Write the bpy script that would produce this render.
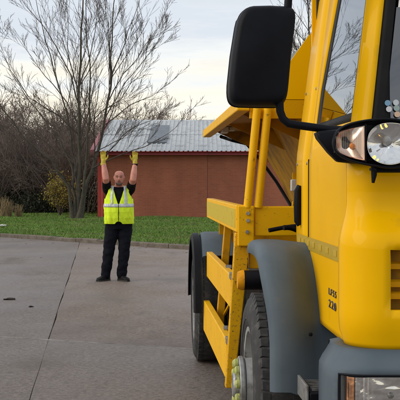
import bpy, bmesh, math, random
import numpy as np
from mathutils import Vector, Matrix, noise as mnoise
rnd = random.Random(7)
nrg = np.random.default_rng(7)
R = math.radians
scene = bpy.context.scene
for o in list(bpy.data.objects): bpy.data.objects.remove(o)

# ------------------------------------------------------------------ camera
CAM_H = 1.60
cam_d = bpy.data.cameras.new('camera'); cam = bpy.data.objects.new('camera', cam_d)
scene.collection.objects.link(cam); scene.camera = cam
cam.location = (0, 0, CAM_H); cam.rotation_euler = (R(90 - 0.955), 0, 0)
cam_d.sensor_width = 36; cam_d.lens = 36 * 1080 / 400; cam_d.clip_start = .05; cam_d.clip_end = 3000

# ------------------------------------------------------------------ world, sun, exposure
SUN_EL, SUN_AZ = 30, -105          # azimuth: degrees from +Y towards +X
world = bpy.data.worlds.new('World'); scene.world = world; world.use_nodes = True
nt = world.node_tree; nt.nodes.clear(); N = nt.nodes.new; L = nt.links.new
out = N('ShaderNodeOutputWorld'); mixs = N('ShaderNodeMixShader')
bg1 = N('ShaderNodeBackground'); bg2 = N('ShaderNodeBackground')
sky = N('ShaderNodeTexSky'); sky.sky_type = 'NISHITA'; sky.sun_disc = False
sky.sun_elevation = R(SUN_EL); sky.sun_rotation = R(SUN_AZ)
L(sky.outputs[0], bg1.inputs[0]); bg1.inputs[1].default_value = .10
tc = N('ShaderNodeTexCoord'); sep = N('ShaderNodeSeparateXYZ'); L(tc.outputs['Generated'], sep.inputs[0])
mp = N('ShaderNodeMapping'); mp.inputs['Scale'].default_value = (2.2, 2.2, 17); L(tc.outputs['Generated'], mp.inputs[0])
cn = N('ShaderNodeTexNoise'); cn.inputs['Scale'].default_value = 1.9; cn.inputs['Detail'].default_value = 6; cn.inputs['Roughness'].default_value = .55
L(mp.outputs[0], cn.inputs['Vector'])
# the layered cloud: its height wobbles with the noise
wob = N('ShaderNodeMath'); wob.operation = 'MULTIPLY_ADD'; L(cn.outputs[0], wob.inputs[0]); wob.inputs[1].default_value = .26; wob.inputs[2].default_value = -.13
addz = N('ShaderNodeMath'); addz.operation = 'ADD'; L(sep.outputs['Z'], addz.inputs[0]); L(wob.outputs[0], addz.inputs[1])
ramp = N('ShaderNodeValToRGB'); L(addz.outputs[0], ramp.inputs[0])
e = ramp.color_ramp.elements
e[0].position = 0; e[0].color = (.93, .84, .69, 1)
e[1].position = 1; e[1].color = (.62, .67, .74, 1)
for p, c in ((.05, (.95, .87, .72)), (.085, (.95, .89, .77)), (.12, (.84, .86, .85)), (.16, (.66, .71, .78)), (.26, (.66, .71, .77)), (.5, (.74, .77, .82))):
    q = e.new(p); q.color = (*c, 1)
L(ramp.outputs[0], bg2.inputs[0]); bg2.inputs[1].default_value = 1.0
cr = N('ShaderNodeValToRGB'); cr.color_ramp.elements[0].position = .30; cr.color_ramp.elements[1].position = .48
cr.color_ramp.elements[0].color = (.50, .50, .50, 1); cr.color_ramp.elements[1].color = (.97, .97, .97, 1)
L(cn.outputs[0], cr.inputs[0]); L(cr.outputs[0], mixs.inputs[0])
L(bg1.outputs[0], mixs.inputs[1]); L(bg2.outputs[0], mixs.inputs[2]); L(mixs.outputs[0], out.inputs[0])

sun_d = bpy.data.lights.new('sun', 'SUN'); sun_o = bpy.data.objects.new('sun', sun_d); scene.collection.objects.link(sun_o)
sun_d.energy = 1.5; sun_d.angle = R(45); sun_d.color = (1, .90, .76)
az, el = R(SUN_AZ), R(SUN_EL)
sdir = Vector((math.sin(az) * math.cos(el), math.cos(az) * math.cos(el), math.sin(el)))
sun_o.rotation_euler = (-sdir).to_track_quat('-Z', 'Y').to_euler(); sun_o.location = (0, 0, 30)
vs = scene.view_settings; vs.view_transform = 'Standard'; vs.look = 'None'; vs.exposure = 0.20; vs.gamma = 1; vs.use_curve_mapping = False

# ------------------------------------------------------------------ materials
def srgb(r, g, b):
    f = lambda c: (c / 255) / 12.92 if c < 10 else (((c / 255) + .055) / 1.055) ** 2.4
    return (f(r), f(g), f(b))
def mat(name, c1, c2=None, scale=5.0, rough=.5, metal=0, bump=0, bscale=None, coat=0, rough2=None, dirt=None, dscale=3, dlo=.55, dhi=.7, detail=5, spec=.5):
    m = bpy.data.materials.new(name); m.use_nodes = True
    t = m.node_tree; b = t.nodes['Principled BSDF']
    b.inputs['Roughness'].default_value = rough; b.inputs['Metallic'].default_value = metal
    b.inputs['Coat Weight'].default_value = coat; b.inputs['Coat Roughness'].default_value = .05
    b.inputs['Specular IOR Level'].default_value = spec
    b.inputs['Base Color'].default_value = (*c1, 1)
    co = t.nodes.new('ShaderNodeTexCoord')
    def nz(s, d=detail):
        n = t.nodes.new('ShaderNodeTexNoise'); n.inputs['Scale'].default_value = s; n.inputs['Detail'].default_value = d; n.inputs['Roughness'].default_value = .6
        t.links.new(co.outputs['Object'], n.inputs['Vector']); return n
    cur = None
    if c2 is not None:
        n = nz(scale); rp = t.nodes.new('ShaderNodeValToRGB'); rp.color_ramp.elements[0].position = .35; rp.color_ramp.elements[1].position = .65
        rp.color_ramp.elements[0].color = (*c1, 1); rp.color_ramp.elements[1].color = (*c2, 1)
        t.links.new(n.outputs[0], rp.inputs[0]); cur = rp.outputs[0]
        if rough2 is not None:
            mr = t.nodes.new('ShaderNodeMapRange'); mr.inputs[1].default_value = .35; mr.inputs[2].default_value = .65
            mr.inputs[3].default_value = rough; mr.inputs[4].default_value = rough2
            t.links.new(n.outputs[0], mr.inputs[0]); t.links.new(mr.outputs[0], b.inputs['Roughness'])
    if dirt is not None:
        n = nz(dscale, 8); rp = t.nodes.new('ShaderNodeValToRGB'); rp.color_ramp.elements[0].position = dlo; rp.color_ramp.elements[1].position = dhi
        rp.color_ramp.elements[0].color = (0, 0, 0, 1); rp.color_ramp.elements[1].color = (1, 1, 1, 1); t.links.new(n.outputs[0], rp.inputs[0])
        mx = t.nodes.new('ShaderNodeMix'); mx.data_type = 'RGBA'; t.links.new(rp.outputs[0], mx.inputs[0])
        if cur is not None: t.links.new(cur, mx.inputs[6])
        else: mx.inputs[6].default_value = (*c1, 1)
        mx.inputs[7].default_value = (*dirt, 1); cur = mx.outputs[2]
    if cur is not None: t.links.new(cur, b.inputs['Base Color'])
    if bump:
        n = nz(bscale or scale * 6, 6); bp = t.nodes.new('ShaderNodeBump'); bp.inputs['Strength'].default_value = bump; bp.inputs['Distance'].default_value = .02
        t.links.new(n.outputs[0], bp.inputs['Height']); t.links.new(bp.outputs[0], b.inputs['Normal'])
    return m
M = {}
YEL = (.90, .49, .0)
M['yellow'] = mat('yellow_paint', YEL, (.86, .455, .0), 2.2, .40, coat=.13, dirt=(.60, .33, .01), dscale=6, dlo=.62, dhi=.85, bump=.01, bscale=4, spec=.06)
M['yellow_frame'] = mat('yellow_frame_paint', (.90, .49, .0), (.84, .44, .0), 5, .5, spec=.2, dirt=(.20, .12, .03), dscale=34, dlo=.62, dhi=.72, bump=.04, bscale=40)
M['yellow_worn'] = mat('worn_yellow_paint', (.80, .43, .003), (.70, .35, .004), 7, .5, spec=.2, dirt=(.14, .085, .03), dscale=55, dlo=.55, dhi=.68, bump=.1, bscale=60)
M['hopper_shade_grime'] = mat('shaded_stained_hopper_paint', (.56, .28, .004), (.46, .22, .005), 2, .6, spec=.2, dirt=(.12, .07, .025), dscale=5, dlo=.45, dhi=.75)  # shade of underside and recess put into the base colour, stains on top
M['hopper'] = mat('shaded_yellow_paint', (.74, .38, .0), (.62, .30, .001), 3, .5, spec=.25, dirt=(.25, .12, .02), dscale=9, dlo=.55, dhi=.8)  # darker yellow: shade among posts, beams and slats put into the colour
M['lime_tape'] = mat('yellow_reflective_tape', (.72, .52, .01), (.64, .44, .01), 30, .35, dirt=(.2, .15, .04), dscale=25, dlo=.6, dhi=.7)
M['tape'] = mat('amber_reflective_tape', (.52, .35, .015), (.46, .30, .015), 20, .4)
M['tape_cell'] = mat('pale_tape_cells', (.60, .41, .025), (.54, .36, .02), 40, .35)
M['grey'] = mat('grey_plastic', (.085, .113, .138), (.108, .136, .160), 3, .62, spec=.14, bump=.05, bscale=160, dirt=(.15, .15, .145), dscale=7, dlo=.60, dhi=.85, rough2=.5)
M['black'] = mat('black_plastic', (.0035, .004, .007), (.006, .0065, .010), 12, .55, bump=.03, bscale=260, spec=.16)
M['rubber'] = mat('tyre_rubber', (.018, .018, .019), (.035, .034, .033), 9, .75, bump=.05, bscale=90, dirt=(.09, .085, .08), dscale=16, dlo=.5, dhi=.75)
M['seal'] = mat('window_rubber', (.007, .007, .008), (.012, .012, .012), 8, .6, spec=.15)
M['dark'] = mat('chassis_black', (.012, .012, .012), (.03, .027, .024), 6, .65, bump=.05, bscale=40)
M['trim'] = mat('cab_trim_dark', (.02, .021, .023), (.03, .031, .034), 6, .8)
M['steel'] = mat('dull_steel', (.30, .30, .29), (.42, .42, .41), 14, .42, metal=.7, dirt=(.13, .11, .09), dscale=20, dlo=.5, dhi=.7, bump=.05)
M['hubpaint'] = mat('silver_grey_wheel_paint', (.33, .33, .32), (.42, .42, .41), 9, .5, metal=.2, dirt=(.12, .11, .10), dscale=12, dlo=.5, dhi=.7)
M['nutlime'] = mat('fluorescent_wheel_nut_pointer', (.44, .47, .12), (.36, .38, .12), 60, .6, dirt=(.2, .2, .1), dscale=50)
M['chrome'] = mat('reflector_chrome', (.86, .86, .86), rough=.10, metal=1)
M['warm_reflector'] = mat('painted_bulb_tint_chrome', (.86, .62, .50), rough=.28, metal=1)  # chrome with the amber bulb's reflection put into its colour
M['amber_reflector'] = mat('amber_tinted_reflector', (.85, .42, .22), rough=.25, metal=1)
M['orange'] = mat('amber_bulb', (.75, .22, .02), rough=.25)
M['orangecap'] = mat('orange_end_cap', (.80, .36, .002), (.70, .28, .003), 20, .5, dirt=(.2, .1, .03), dscale=30, spec=.2)
M['white'] = mat('white_plastic', (.72, .72, .70), (.62, .62, .6), 30, .4)
M['conc_base'] = mat('joint_filler', (.03, .028, .025), (.05, .045, .04), 8, .9)
M['text_dark'] = mat('badge_dark', (.045, .045, .06), (.11, .11, .13), 25, .35)
M['badge_silver'] = mat('badge_silver', (.45, .45, .46), rough=.35, metal=.6)
def emis(name, col, s):
    m = mat(name, col, rough=.3); b = m.node_tree.nodes['Principled BSDF']
    b.inputs['Emission Color'].default_value = (*col, 1); b.inputs['Emission Strength'].default_value = s; return m
M['bulb_lit'] = emis('lit_side_lamp_bulb', (1, .52, .08), 2.6)
def glassmat(name, tint, f0=.05, rough=.0):
    # clear sheet: see-through head on, mirror-like at grazing angles (Schlick)
    m = bpy.data.materials.new(name); m.use_nodes = True; t = m.node_tree; t.nodes.clear()
    o = t.nodes.new('ShaderNodeOutputMaterial'); mx = t.nodes.new('ShaderNodeMixShader'); tr = t.nodes.new('ShaderNodeBsdfTransparent'); gl = t.nodes.new('ShaderNodeBsdfGlossy')
    lw = t.nodes.new('ShaderNodeLayerWeight'); lw.inputs[0].default_value = .5; pw = t.nodes.new('ShaderNodeMath'); pw.operation = 'POWER'; pw.inputs[1].default_value = 5; t.links.new(lw.outputs['Facing'], pw.inputs[0])
    ma = t.nodes.new('ShaderNodeMath'); ma.operation = 'MULTIPLY_ADD'; t.links.new(pw.outputs[0], ma.inputs[0]); ma.inputs[1].default_value = 1 - f0; ma.inputs[2].default_value = f0
    tr.inputs[0].default_value = (*tint, 1); gl.inputs[0].default_value = (.95, .97, 1, 1); gl.inputs['Roughness'].default_value = rough
    t.links.new(ma.outputs[0], mx.inputs[0]); t.links.new(tr.outputs[0], mx.inputs[1]); t.links.new(gl.outputs[0], mx.inputs[2]); t.links.new(mx.outputs[0], o.inputs[0])
    return m
M['glass'] = glassmat('tinted_window_glass', (.42, .47, .47), .16)
M['lens'] = glassmat('clear_lamp_lens', (.93, .93, .92), .05, .02)

# ------------------------------------------------------------------ mesh helpers
col = scene.collection
class MB:
    def __init__(s): s.v = []; s.f = []
    def add(s, vs_, fs_):
        k = len(s.v); s.v += [tuple(p) for p in vs_]; s.f += [tuple(i + k for i in f) for f in fs_]; return s
    def box(s, x0, x1, y0, y1, z0, z1):
        return s.add([(x0, y0, z0), (x1, y0, z0), (x1, y1, z0), (x0, y1, z0), (x0, y0, z1), (x1, y0, z1), (x1, y1, z1), (x0, y1, z1)],
                     [(0, 3, 2, 1), (4, 5, 6, 7), (0, 1, 5, 4), (1, 2, 6, 5), (2, 3, 7, 6), (3, 0, 4, 7)])
    def hexa(s, p):   # 8 corners, bottom ring then top ring
        return s.add(p, [(0, 3, 2, 1), (4, 5, 6, 7), (0, 1, 5, 4), (1, 2, 6, 5), (2, 3, 7, 6), (3, 0, 4, 7)])
    def prism(s, poly, d):   # poly: 3D points, d: extrusion vector
        n = len(poly); d = Vector(d); a = [Vector(p) for p in poly]
        return s.add(a + [p + d for p in a], [tuple(range(n - 1, -1, -1)), tuple(range(n, 2 * n))] + [(i, (i + 1) % n, n + (i + 1) % n, n + i) for i in range(n)])
    def tube(s, pts, rad, n=10, cap=True):
        pts = [Vector(p) for p in pts]
        if not hasattr(rad, '__len__'): rad = [rad] * len(pts)
        k = len(s.v); prev = None
        for i, p in enumerate(pts):
            t = (pts[min(i + 1, len(pts) - 1)] - pts[max(i - 1, 0)])
            t = t.normalized() if t.length > 1e-9 else Vector((0, 0, 1))
            if prev is None: a = t.orthogonal().normalized()
            else:
                a = prev - t * prev.dot(t); a = a.normalized() if a.length > 1e-6 else t.orthogonal().normalized()
            prev = a; b = t.cross(a)
            for j in range(n):
                w = 2 * math.pi * j / n; s.v.append(tuple(p + (a * math.cos(w) + b * math.sin(w)) * rad[i]))
        for i in range(len(pts) - 1):
            for j in range(n):
                s.f.append((k + i * n + j, k + i * n + (j + 1) % n, k + (i + 1) * n + (j + 1) % n, k + (i + 1) * n + j))
        if cap:
            s.f.append(tuple(k + j for j in range(n - 1, -1, -1))); s.f.append(tuple(k + (len(pts) - 1) * n + j for j in range(n)))
        return s
    def lathe(s, prof, c, axis='X', n=32, closed=False):   # prof: (along, radius)
        k = len(s.v); c = Vector(c)
        for (a, r) in prof:
            for j in range(n):
                w = 2 * math.pi * j / n; p, q = r * math.cos(w), r * math.sin(w)
                s.v.append(tuple(c + (Vector((a, p, q)) if axis == 'X' else Vector((p, a, q)) if axis == 'Y' else Vector((p, q, a)))))
        m = len(prof)
        for i in range(m if closed else m - 1):
            i2 = (i + 1) % m
            for j in range(n): s.f.append((k + i * n + j, k + i * n + (j + 1) % n, k + i2 * n + (j + 1) % n, k + i2 * n + j))
        if not closed:
            if prof[0][1] > 1e-6: s.f.append(tuple(k + j for j in range(n - 1, -1, -1)))
            if prof[-1][1] > 1e-6: s.f.append(tuple(k + (m - 1) * n + j for j in range(n)))
        return s
    def loft(s, rings, cap=True):
        k = len(s.v); n = len(rings[0])
        for r_ in rings: s.v += [tuple(p) for p in r_]
        for i in range(len(rings) - 1):
            for j in range(n): s.f.append((k + i * n + j, k + i * n + (j + 1) % n, k + (i + 1) * n + (j + 1) % n, k + (i + 1) * n + j))
        if cap: s.f.append(tuple(k + j for j in range(n - 1, -1, -1))); s.f.append(tuple(k + (len(rings) - 1) * n + j for j in range(n)))
        return s
    def grid(s, P, skip=None):
        k = len(s.v); nr, nc = len(P), len(P[0])
        for r_ in P: s.v += [tuple(p) for p in r_]
        for i in range(nr - 1):
            for j in range(nc - 1):
                if skip and skip(i, j): continue
                s.f.append((k + i * nc + j, k + i * nc + j + 1, k + (i + 1) * nc + j + 1, k + (i + 1) * nc + j))
        return s
    def mesh(s, name, m, smooth=35, recalc=True):
        me = bpy.data.meshes.new(name); me.from_pydata(s.v, [], s.f)
        if recalc:
            bm = bmesh.new(); bm.from_mesh(me)
            loose = [v for v in bm.verts if not v.link_faces]
            if loose: bmesh.ops.delete(bm, geom=loose, context='VERTS')
            bmesh.ops.recalc_face_normals(bm, faces=bm.faces); bm.to_mesh(me); bm.free()
        me.materials.append(M[m] if isinstance(m, str) else m)
        if smooth:
            me.polygons.foreach_set('use_smooth', [True] * len(me.polygons)); me.set_sharp_from_angle(angle=R(smooth))
        me.update(); return me
    def build(s, name, m, parent=None, smooth=35, recalc=True, bevel=0, solid=0, sub=0, seg=2):
        o = bpy.data.objects.new(name, s.mesh(name, m, smooth, recalc)); col.objects.link(o)
        if parent is not None: o.parent = parent
        if solid: q = o.modifiers.new('solid', 'SOLIDIFY'); q.thickness = solid; q.offset = 0
        if bevel: q = o.modifiers.new('bevel', 'BEVEL'); q.width = bevel; q.segments = seg; q.limit_method = 'ANGLE'; q.angle_limit = R(30)
        if sub: q = o.modifiers.new('sub', 'SUBSURF'); q.levels = sub; q.render_levels = sub
        return o
def empty(name, loc=(0, 0, 0), rz=0, parent=None):
    o = bpy.data.objects.new(name, None); col.objects.link(o); o.location = loc; o.rotation_euler = (0, 0, rz)
    o.empty_display_size = .3
    if parent is not None: o.parent = parent
    return o
def tag(o, label=None, cat=None, group=None, kind=None):
    if label: o['label'] = label
    if cat: o['category'] = cat
    if group: o['group'] = group
    if kind: o['kind'] = kind
    return o
def sm(x, a, b):
    t = min(1, max(0, (x - a) / (b - a))); return t * t * (3 - 2 * t)
def np_mesh(name, V, F, m, parent=None, smooth=0):
    me = bpy.data.meshes.new(name); V = np.asarray(V, np.float32); F = np.asarray(F, np.int32)
    me.vertices.add(len(V)); me.vertices.foreach_set('co', V.ravel())
    k = F.shape[1]; me.loops.add(F.size); me.loops.foreach_set('vertex_index', F.ravel())
    me.polygons.add(len(F)); me.polygons.foreach_set('loop_start', np.arange(0, F.size, k, dtype=np.int32))
    if smooth: me.polygons.foreach_set('use_smooth', np.ones(len(F), bool))
    me.update(calc_edges=True); me.validate()
    me.materials.append(M[m] if isinstance(m, str) else m)
    o = bpy.data.objects.new(name, me); col.objects.link(o)
    if parent is not None: o.parent = parent
    return o

# ================================================================== SETTING
GZ = .11                                   # lawn level behind the kerb
# --- concrete material: damp, brownish, with worn aggregate
def concrete(name, ca1, ca2, brown=False):
    m = bpy.data.materials.new(name); m.use_nodes = True; t = m.node_tree; b = t.nodes['Principled BSDF']
    co = t.nodes.new('ShaderNodeTexCoord')
    def nz(sc, d, r=.6, st=None):
        n = t.nodes.new('ShaderNodeTexNoise'); n.inputs['Scale'].default_value = sc; n.inputs['Detail'].default_value = d; n.inputs['Roughness'].default_value = r
        if st:
            mp_ = t.nodes.new('ShaderNodeMapping'); mp_.inputs['Scale'].default_value = st; t.links.new(co.outputs['Object'], mp_.inputs[0]); t.links.new(mp_.outputs[0], n.inputs['Vector'])
        else: t.links.new(co.outputs['Object'], n.inputs['Vector'])
        return n
    def rp(n, a, ca, b_, cb):
        q = t.nodes.new('ShaderNodeValToRGB'); q.color_ramp.elements[0].position = a; q.color_ramp.elements[1].position = b_
        q.color_ramp.elements[0].color = (*ca, 1); q.color_ramp.elements[1].color = (*cb, 1); t.links.new(n.outputs[0], q.inputs[0]); return q
    def mix(f, a, c, mode='MIX'):
        q = t.nodes.new('ShaderNodeMix'); q.data_type = 'RGBA'; q.blend_type = mode
        if isinstance(f, float): q.inputs[0].default_value = f
        else: t.links.new(f, q.inputs[0])
        t.links.new(a, q.inputs[6])
        if isinstance(c, tuple): q.inputs[7].default_value = (*c, 1)
        else: t.links.new(c, q.inputs[7])
        return q.outputs[2]
    big = nz(.28, 5, .6, (1, .55, 1)); c1 = rp(big, .35, ca1, .66, ca2)
    fine = nz(22, 8, .92); c2 = rp(fine, .38, (.24, .20, .17), .62, (1.62, 1.56, 1.50))
    cur = mix(1.0, c1.outputs[0], c2.outputs[0], 'MULTIPLY')
    stain = nz(1.1, 6, .65, (1, .35, 1)); cs = rp(stain, .54, (0, 0, 0), .70, (.75, .75, .75)); cur = mix(cs.outputs[0], cur, (.095, .068, .045))
    spot = nz(9, 3, .5); csp = rp(spot, .66, (0, 0, 0), .72, (.8, .8, .8)); cur = mix(csp.outputs[0], cur, (.07, .058, .045))
    pale = nz(4.2, 6, .7, (.5, 1, 1)); cp = rp(pale, .6, (0, 0, 0), .75, (.4, .4, .4)); cur = mix(cp.outputs[0], cur, (.34, .33, .31))
    if brown:   # damp, dirty strip where water stands along the cross joint
        dt = t.nodes.new('ShaderNodeVectorMath'); dt.operation = 'DOT_PRODUCT'; dt.inputs[1].default_value = (.378, .926, 0); t.links.new(co.outputs['Object'], dt.inputs[0])
        mr0 = t.nodes.new('ShaderNodeMapRange'); mr0.inputs[1].default_value = .378 * X0.x + .926 * X0.y + .1; mr0.inputs[2].default_value = mr0.inputs[1].default_value + 3.2; mr0.inputs[3].default_value = .85; mr0.inputs[4].default_value = 0
        t.links.new(dt.outputs['Value'], mr0.inputs[0]); n9 = nz(1.3, 6, .7, (1, .5, 1)); ad = t.nodes.new('ShaderNodeMath'); ad.operation = 'MULTIPLY_ADD'; t.links.new(n9.outputs[0], ad.inputs[0]); ad.inputs[1].default_value = 2.6; ad.inputs[2].default_value = -.60; ad.use_clamp = True
        ml = t.nodes.new('ShaderNodeMath'); ml.operation = 'MULTIPLY'; t.links.new(mr0.outputs[0], ml.inputs[0]); t.links.new(ad.outputs[0], ml.inputs[1])
        mx9 = t.nodes.new('ShaderNodeMix'); mx9.data_type = 'RGBA'; mx9.blend_type = 'MULTIPLY'; t.links.new(ml.outputs[0], mx9.inputs[0]); t.links.new(cur, mx9.inputs[6]); mx9.inputs[7].default_value = (.44, .33, .23, 1); cur = mx9.outputs[2]
    b.inputs['Specular IOR Level'].default_value = .5
    t.links.new(cur, b.inputs['Base Color'])
    wet = nz(.5, 5, .6, (1, .6, 1)); mr = t.nodes.new('ShaderNodeMapRange'); mr.inputs[1].default_value = .35; mr.inputs[2].default_value = .65; mr.inputs[3].default_value = .30; mr.inputs[4].default_value = .66
    t.links.new(wet.outputs[0], mr.inputs[0]); t.links.new(mr.outputs[0], b.inputs['Roughness'])
    bp = t.nodes.new('ShaderNodeBump'); bp.inputs['Strength'].default_value = .9; bp.inputs['Distance'].default_value = .012
    hn = nz(34, 6, .8); t.links.new(hn.outputs[0], bp.inputs['Height']); t.links.new(bp.outputs[0], b.inputs['Normal'])
    return m
M['pale_joint'] = mat('pale_joint_line', (.42, .40, .37), (.09, .08, .07), 2.5, .8)
M['kerb'] = mat('kerb_concrete', (.095, .075, .055), (.165, .138, .11), 3.5, .85, bump=.25, bscale=30, dirt=(.06, .05, .03), dscale=4, dlo=.52, dhi=.7)
M['lawn'] = mat('lawn_soil', (.06, .11, .015), (.08, .14, .02), .6, .95, bump=.5, bscale=20)
M['grass'] = mat('grass_blades', (.095, .190, .020), (.150, .250, .036), .45, .7, dirt=(.15, .14, .045), dscale=1.1, dlo=.50, dhi=.72)
M['field'] = mat('field_ground', (.05, .06, .025), (.07, .07, .03), .1, .95)

# joints measured on the ground plane
J1a, J1b = Vector((-3.0, 26.6)), Vector((-1.26, 7.93))
J2a, J2b = Vector((-2.06, 11.15)), Vector((-.10, 10.35))
da = (J1a - J1b).normalized(); db = (J2b - J2a).normalized()
# intersection of both joint lines
den = db.x * (-da.y) - db.y * (-da.x)
rr = J1b - J2a
tt = (rr.x * (-da.y) - rr.y * (-da.x)) / den
X0 = J2a + db * tt
M['concrete'] = concrete('damp_grey_concrete', (.145, .116, .099), (.222, .193, .176))
M['concrete_brown'] = concrete('damp_brown_concrete', (.178, .130, .100), (.250, .204, .172), True)
terrain = MB().grid([[(x, y, -.30) for x in (-900, -60, 60, 900)] for y in (-900, -30, 120, 1500)]).build('ground', 'field', smooth=0)
tag(terrain, kind='structure')
yard = MB().grid([[(x, y, -.035) for x in (-40, 40)] for y in (-25, 45)]).build('yard', 'conc_base', smooth=0)
tag(yard, kind='structure')
LA, LB, G = 17.0, 6.2, .0045
def lat(i, j, ga, gb):
    p = X0 + da * (j * LA + ga) + db * (i * LB + gb); return p
for i in range(-3, 5):
    for j in range(-2, 2):
        nsub = 10; poly = []
        lo, hi = G, LA - G
        # slightly ragged edges along the joint
        def rag(): return rnd.uniform(-.004, .012)
        for k in range(nsub + 1): poly.append(lat(i, j, lo + rag(), G + (LB - 2 * G) * k / nsub))
        for k in range(1, 2 * nsub + 1): poly.append(lat(i, j, lo + (hi - lo) * k / (2 * nsub), LB - G + rag()))
        for k in range(1, nsub + 1): poly.append(lat(i, j, hi + rag(), LB - G - (LB - 2 * G) * k / nsub))
        for k in range(1, 2 * nsub): poly.append(lat(i, j, hi - (hi - lo) * k / (2 * nsub), G + rag()))
        dz = rnd.uniform(-.004, .004) if (i, j) not in ((0, 0), (-1, 0)) else 0
        MB().prism([(p.x, p.y, -.03) for p in poly], (0, 0, .03 + dz)).build('concrete_slab', 'concrete_brown' if i >= 0 and j == 0 else 'concrete', yard, smooth=0, bevel=.004, seg=1)

_a, _b = X0 - db * 9, X0 + db * 9; _n = Vector((-db.y, db.x)) * .010
MB().hexa([(*(_a - _n), -.034), (*(_b - _n), -.034), (*(_b + _n), -.034), (*(_a + _n), -.034), (*(_a - _n), .0015), (*(_b - _n), .0015), (*(_b + _n), .0015), (*(_a + _n), .0015)]).build('pale_joint_strip', 'pale_joint', yard, smooth=0)  # thin pale strip laid along the cross joint
# --- kerb line: gently curved
KP = [(-13.5, 38.2), (-9.5, 35.0), (-5.8, 31.4), (-2.9, 28.3), (-.1, 25.4), (2.4, 23.4), (5.6, 21.6), (10, 20.0), (16, 18.8), (26, 18.0)]
def kerb_y(x):
    for (a, b) in zip(KP, KP[1:]):
        if a[0] <= x <= b[0]: return a[1] + (b[1] - a[1]) * (x - a[0]) / (b[0] - a[0])
    return KP[0][1] + (KP[0][0] - x) * .8 if x < KP[0][0] else KP[-1][1]
kp = [Vector((x, kerb_y(x))) for x in np.linspace(-13.4, 25, 600)]
kerb = tag(empty('kerb', (0, 0, 0)), kind='structure')
def along(pts, step):
    res = [pts[0]]; acc = 0
    for a, b in zip(pts, pts[1:]):
        d = (b - a).length
        while acc + d >= step:
            a = a + (b - a) * ((step - acc) / d); res.append(a.copy()); d = (b - a).length; acc = 0
        acc += d
    return res
ks = along(kp, .92)
for a, b in zip(ks, ks[1:]):
    t = (b - a).normalized(); n = Vector((-t.y, t.x))
    if n.y < 0: n = -n
    a2, b2 = a + t * .006, b - t * .006; h = GZ - .005 + rnd.uniform(-.008, .008); w = .14; ch = .022; sh = rnd.uniform(-.008, .008)
    a2 += n * sh; b2 += n * sh
    pf = [(0, -.02), (0, h - ch), (ch, h), (w, h), (w, -.02)]
    MB().prism([(a2.x + n.x * q, a2.y + n.y * q, z) for q, z in pf], ((b2 - a2).x, (b2 - a2).y, 0)).build('kerb_stone', 'kerb', kerb, smooth=0)
# --- lawn
def lawn_z(x, y):
    return GZ - .02 + .05 * mnoise.noise((x * .25, y * .2, 3)) * sm(y - kerb_y(x), 0.2, 3)
P = []
for k in range(46):
    row = []
    for x in np.linspace(-34, 34, 70):
        y0 = kerb_y(x) + .10; y = y0 + (130 - y0) * (k / 45) ** 2.2; row.append((x, y, lawn_z(x, y)))
    P.append(row)
lawn = tag(MB().grid(P).build('lawn', 'lawn', smooth=180), kind='structure')
nb = 170000
bx = nrg.uniform(-12, 9, nb * 2); by = 21 + 34 * nrg.random(nb * 2) ** 1.15
ky = np.array([kerb_y(x) for x in bx]); ok = (by > ky + .13) & (np.abs(bx) < by * .21 + 1.2) & ~((bx > -4.6) & (by > 46))
bx, by = bx[ok][:nb], by[ok][:nb]; n_ = len(bx)
bz = np.array([lawn_z(x, y) for x, y in zip(bx, by)])
h = nrg.uniform(.03, .085, n_) * (1 + .4 * np.sin(bx * 1.7 + np.cos(by * .9) * 2)); w = nrg.uniform(.006, .014, n_) * (1 + (by - 24) / 20); th = nrg.uniform(0, 2 * np.pi, n_)
lx, ly = nrg.normal(0, .03, n_), nrg.normal(0, .03, n_)
V = np.empty((n_, 3, 3)); V[:, 0] = np.c_[bx - np.cos(th) * w, by - np.sin(th) * w, bz - .005]; V[:, 1] = np.c_[bx + np.cos(th) * w, by + np.sin(th) * w, bz - .005]; V[:, 2] = np.c_[bx + lx, by + ly, bz + h]
tag(np_mesh('lawn_grass', V.reshape(-1, 3), np.arange(n_ * 3).reshape(-1, 3), 'grass'), 'short green mown grass between the kerb and the brick building', 'grass', kind='stuff')
# fallen leaves on the lawn
M['leaf_dead'] = mat('dead_leaves', (.10, .055, .02), (.20, .12, .04), 3, .8)
nl = 700; lx = nrg.uniform(-9, 3, nl); ly = nrg.uniform(24, 45, nl); ok = np.array([y > kerb_y(x) + .15 for x, y in zip(lx, ly)]); lx, ly = lx[ok], ly[ok]; nl = len(lx)
th = nrg.uniform(0, 6.28, nl); s = nrg.uniform(.03, .06, nl); V = np.empty((nl, 4, 3))
for q, (a, b, c) in enumerate(((-1, 0, 0), (0, -.6, .3), (1, 0, .1), (0, .6, .4))):
    V[:, q] = np.c_[lx + s * (a * np.cos(th) - b * np.sin(th)), ly + s * (a * np.sin(th) + b * np.cos(th)), GZ + .035 + s * c]
tag(np_mesh('fallen_leaves', V.reshape(-1, 3), np.arange(nl * 4).reshape(-1, 4), 'leaf_dead'), 'brown fallen leaves scattered over the lawn', 'leaves', kind='stuff')
nl = 70; lx = nrg.uniform(-6, 1.0, nl); ly = np.array([kerb_y(x) for x in lx]) - .05 - 9 * nrg.random(nl) ** 3; th = nrg.uniform(0, 6.28, nl); s = nrg.uniform(.018, .04, nl); V = np.empty((nl, 4, 3))
for q, (a, b_, c) in enumerate(((-1, 0, .1), (0, -.6, .3), (1, 0, .15), (0, .6, .4))):
    V[:, q] = np.c_[lx + s * (a * np.cos(th) - b_ * np.sin(th)), ly + s * (a * np.sin(th) + b_ * np.cos(th)), .004 + s * c]
tag(np_mesh('leaf_litter', V.reshape(-1, 3), np.arange(nl * 4).reshape(-1, 4), 'leaf_dead'), 'small dead leaves blown over the concrete along the kerb', 'leaves', kind='stuff')
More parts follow.
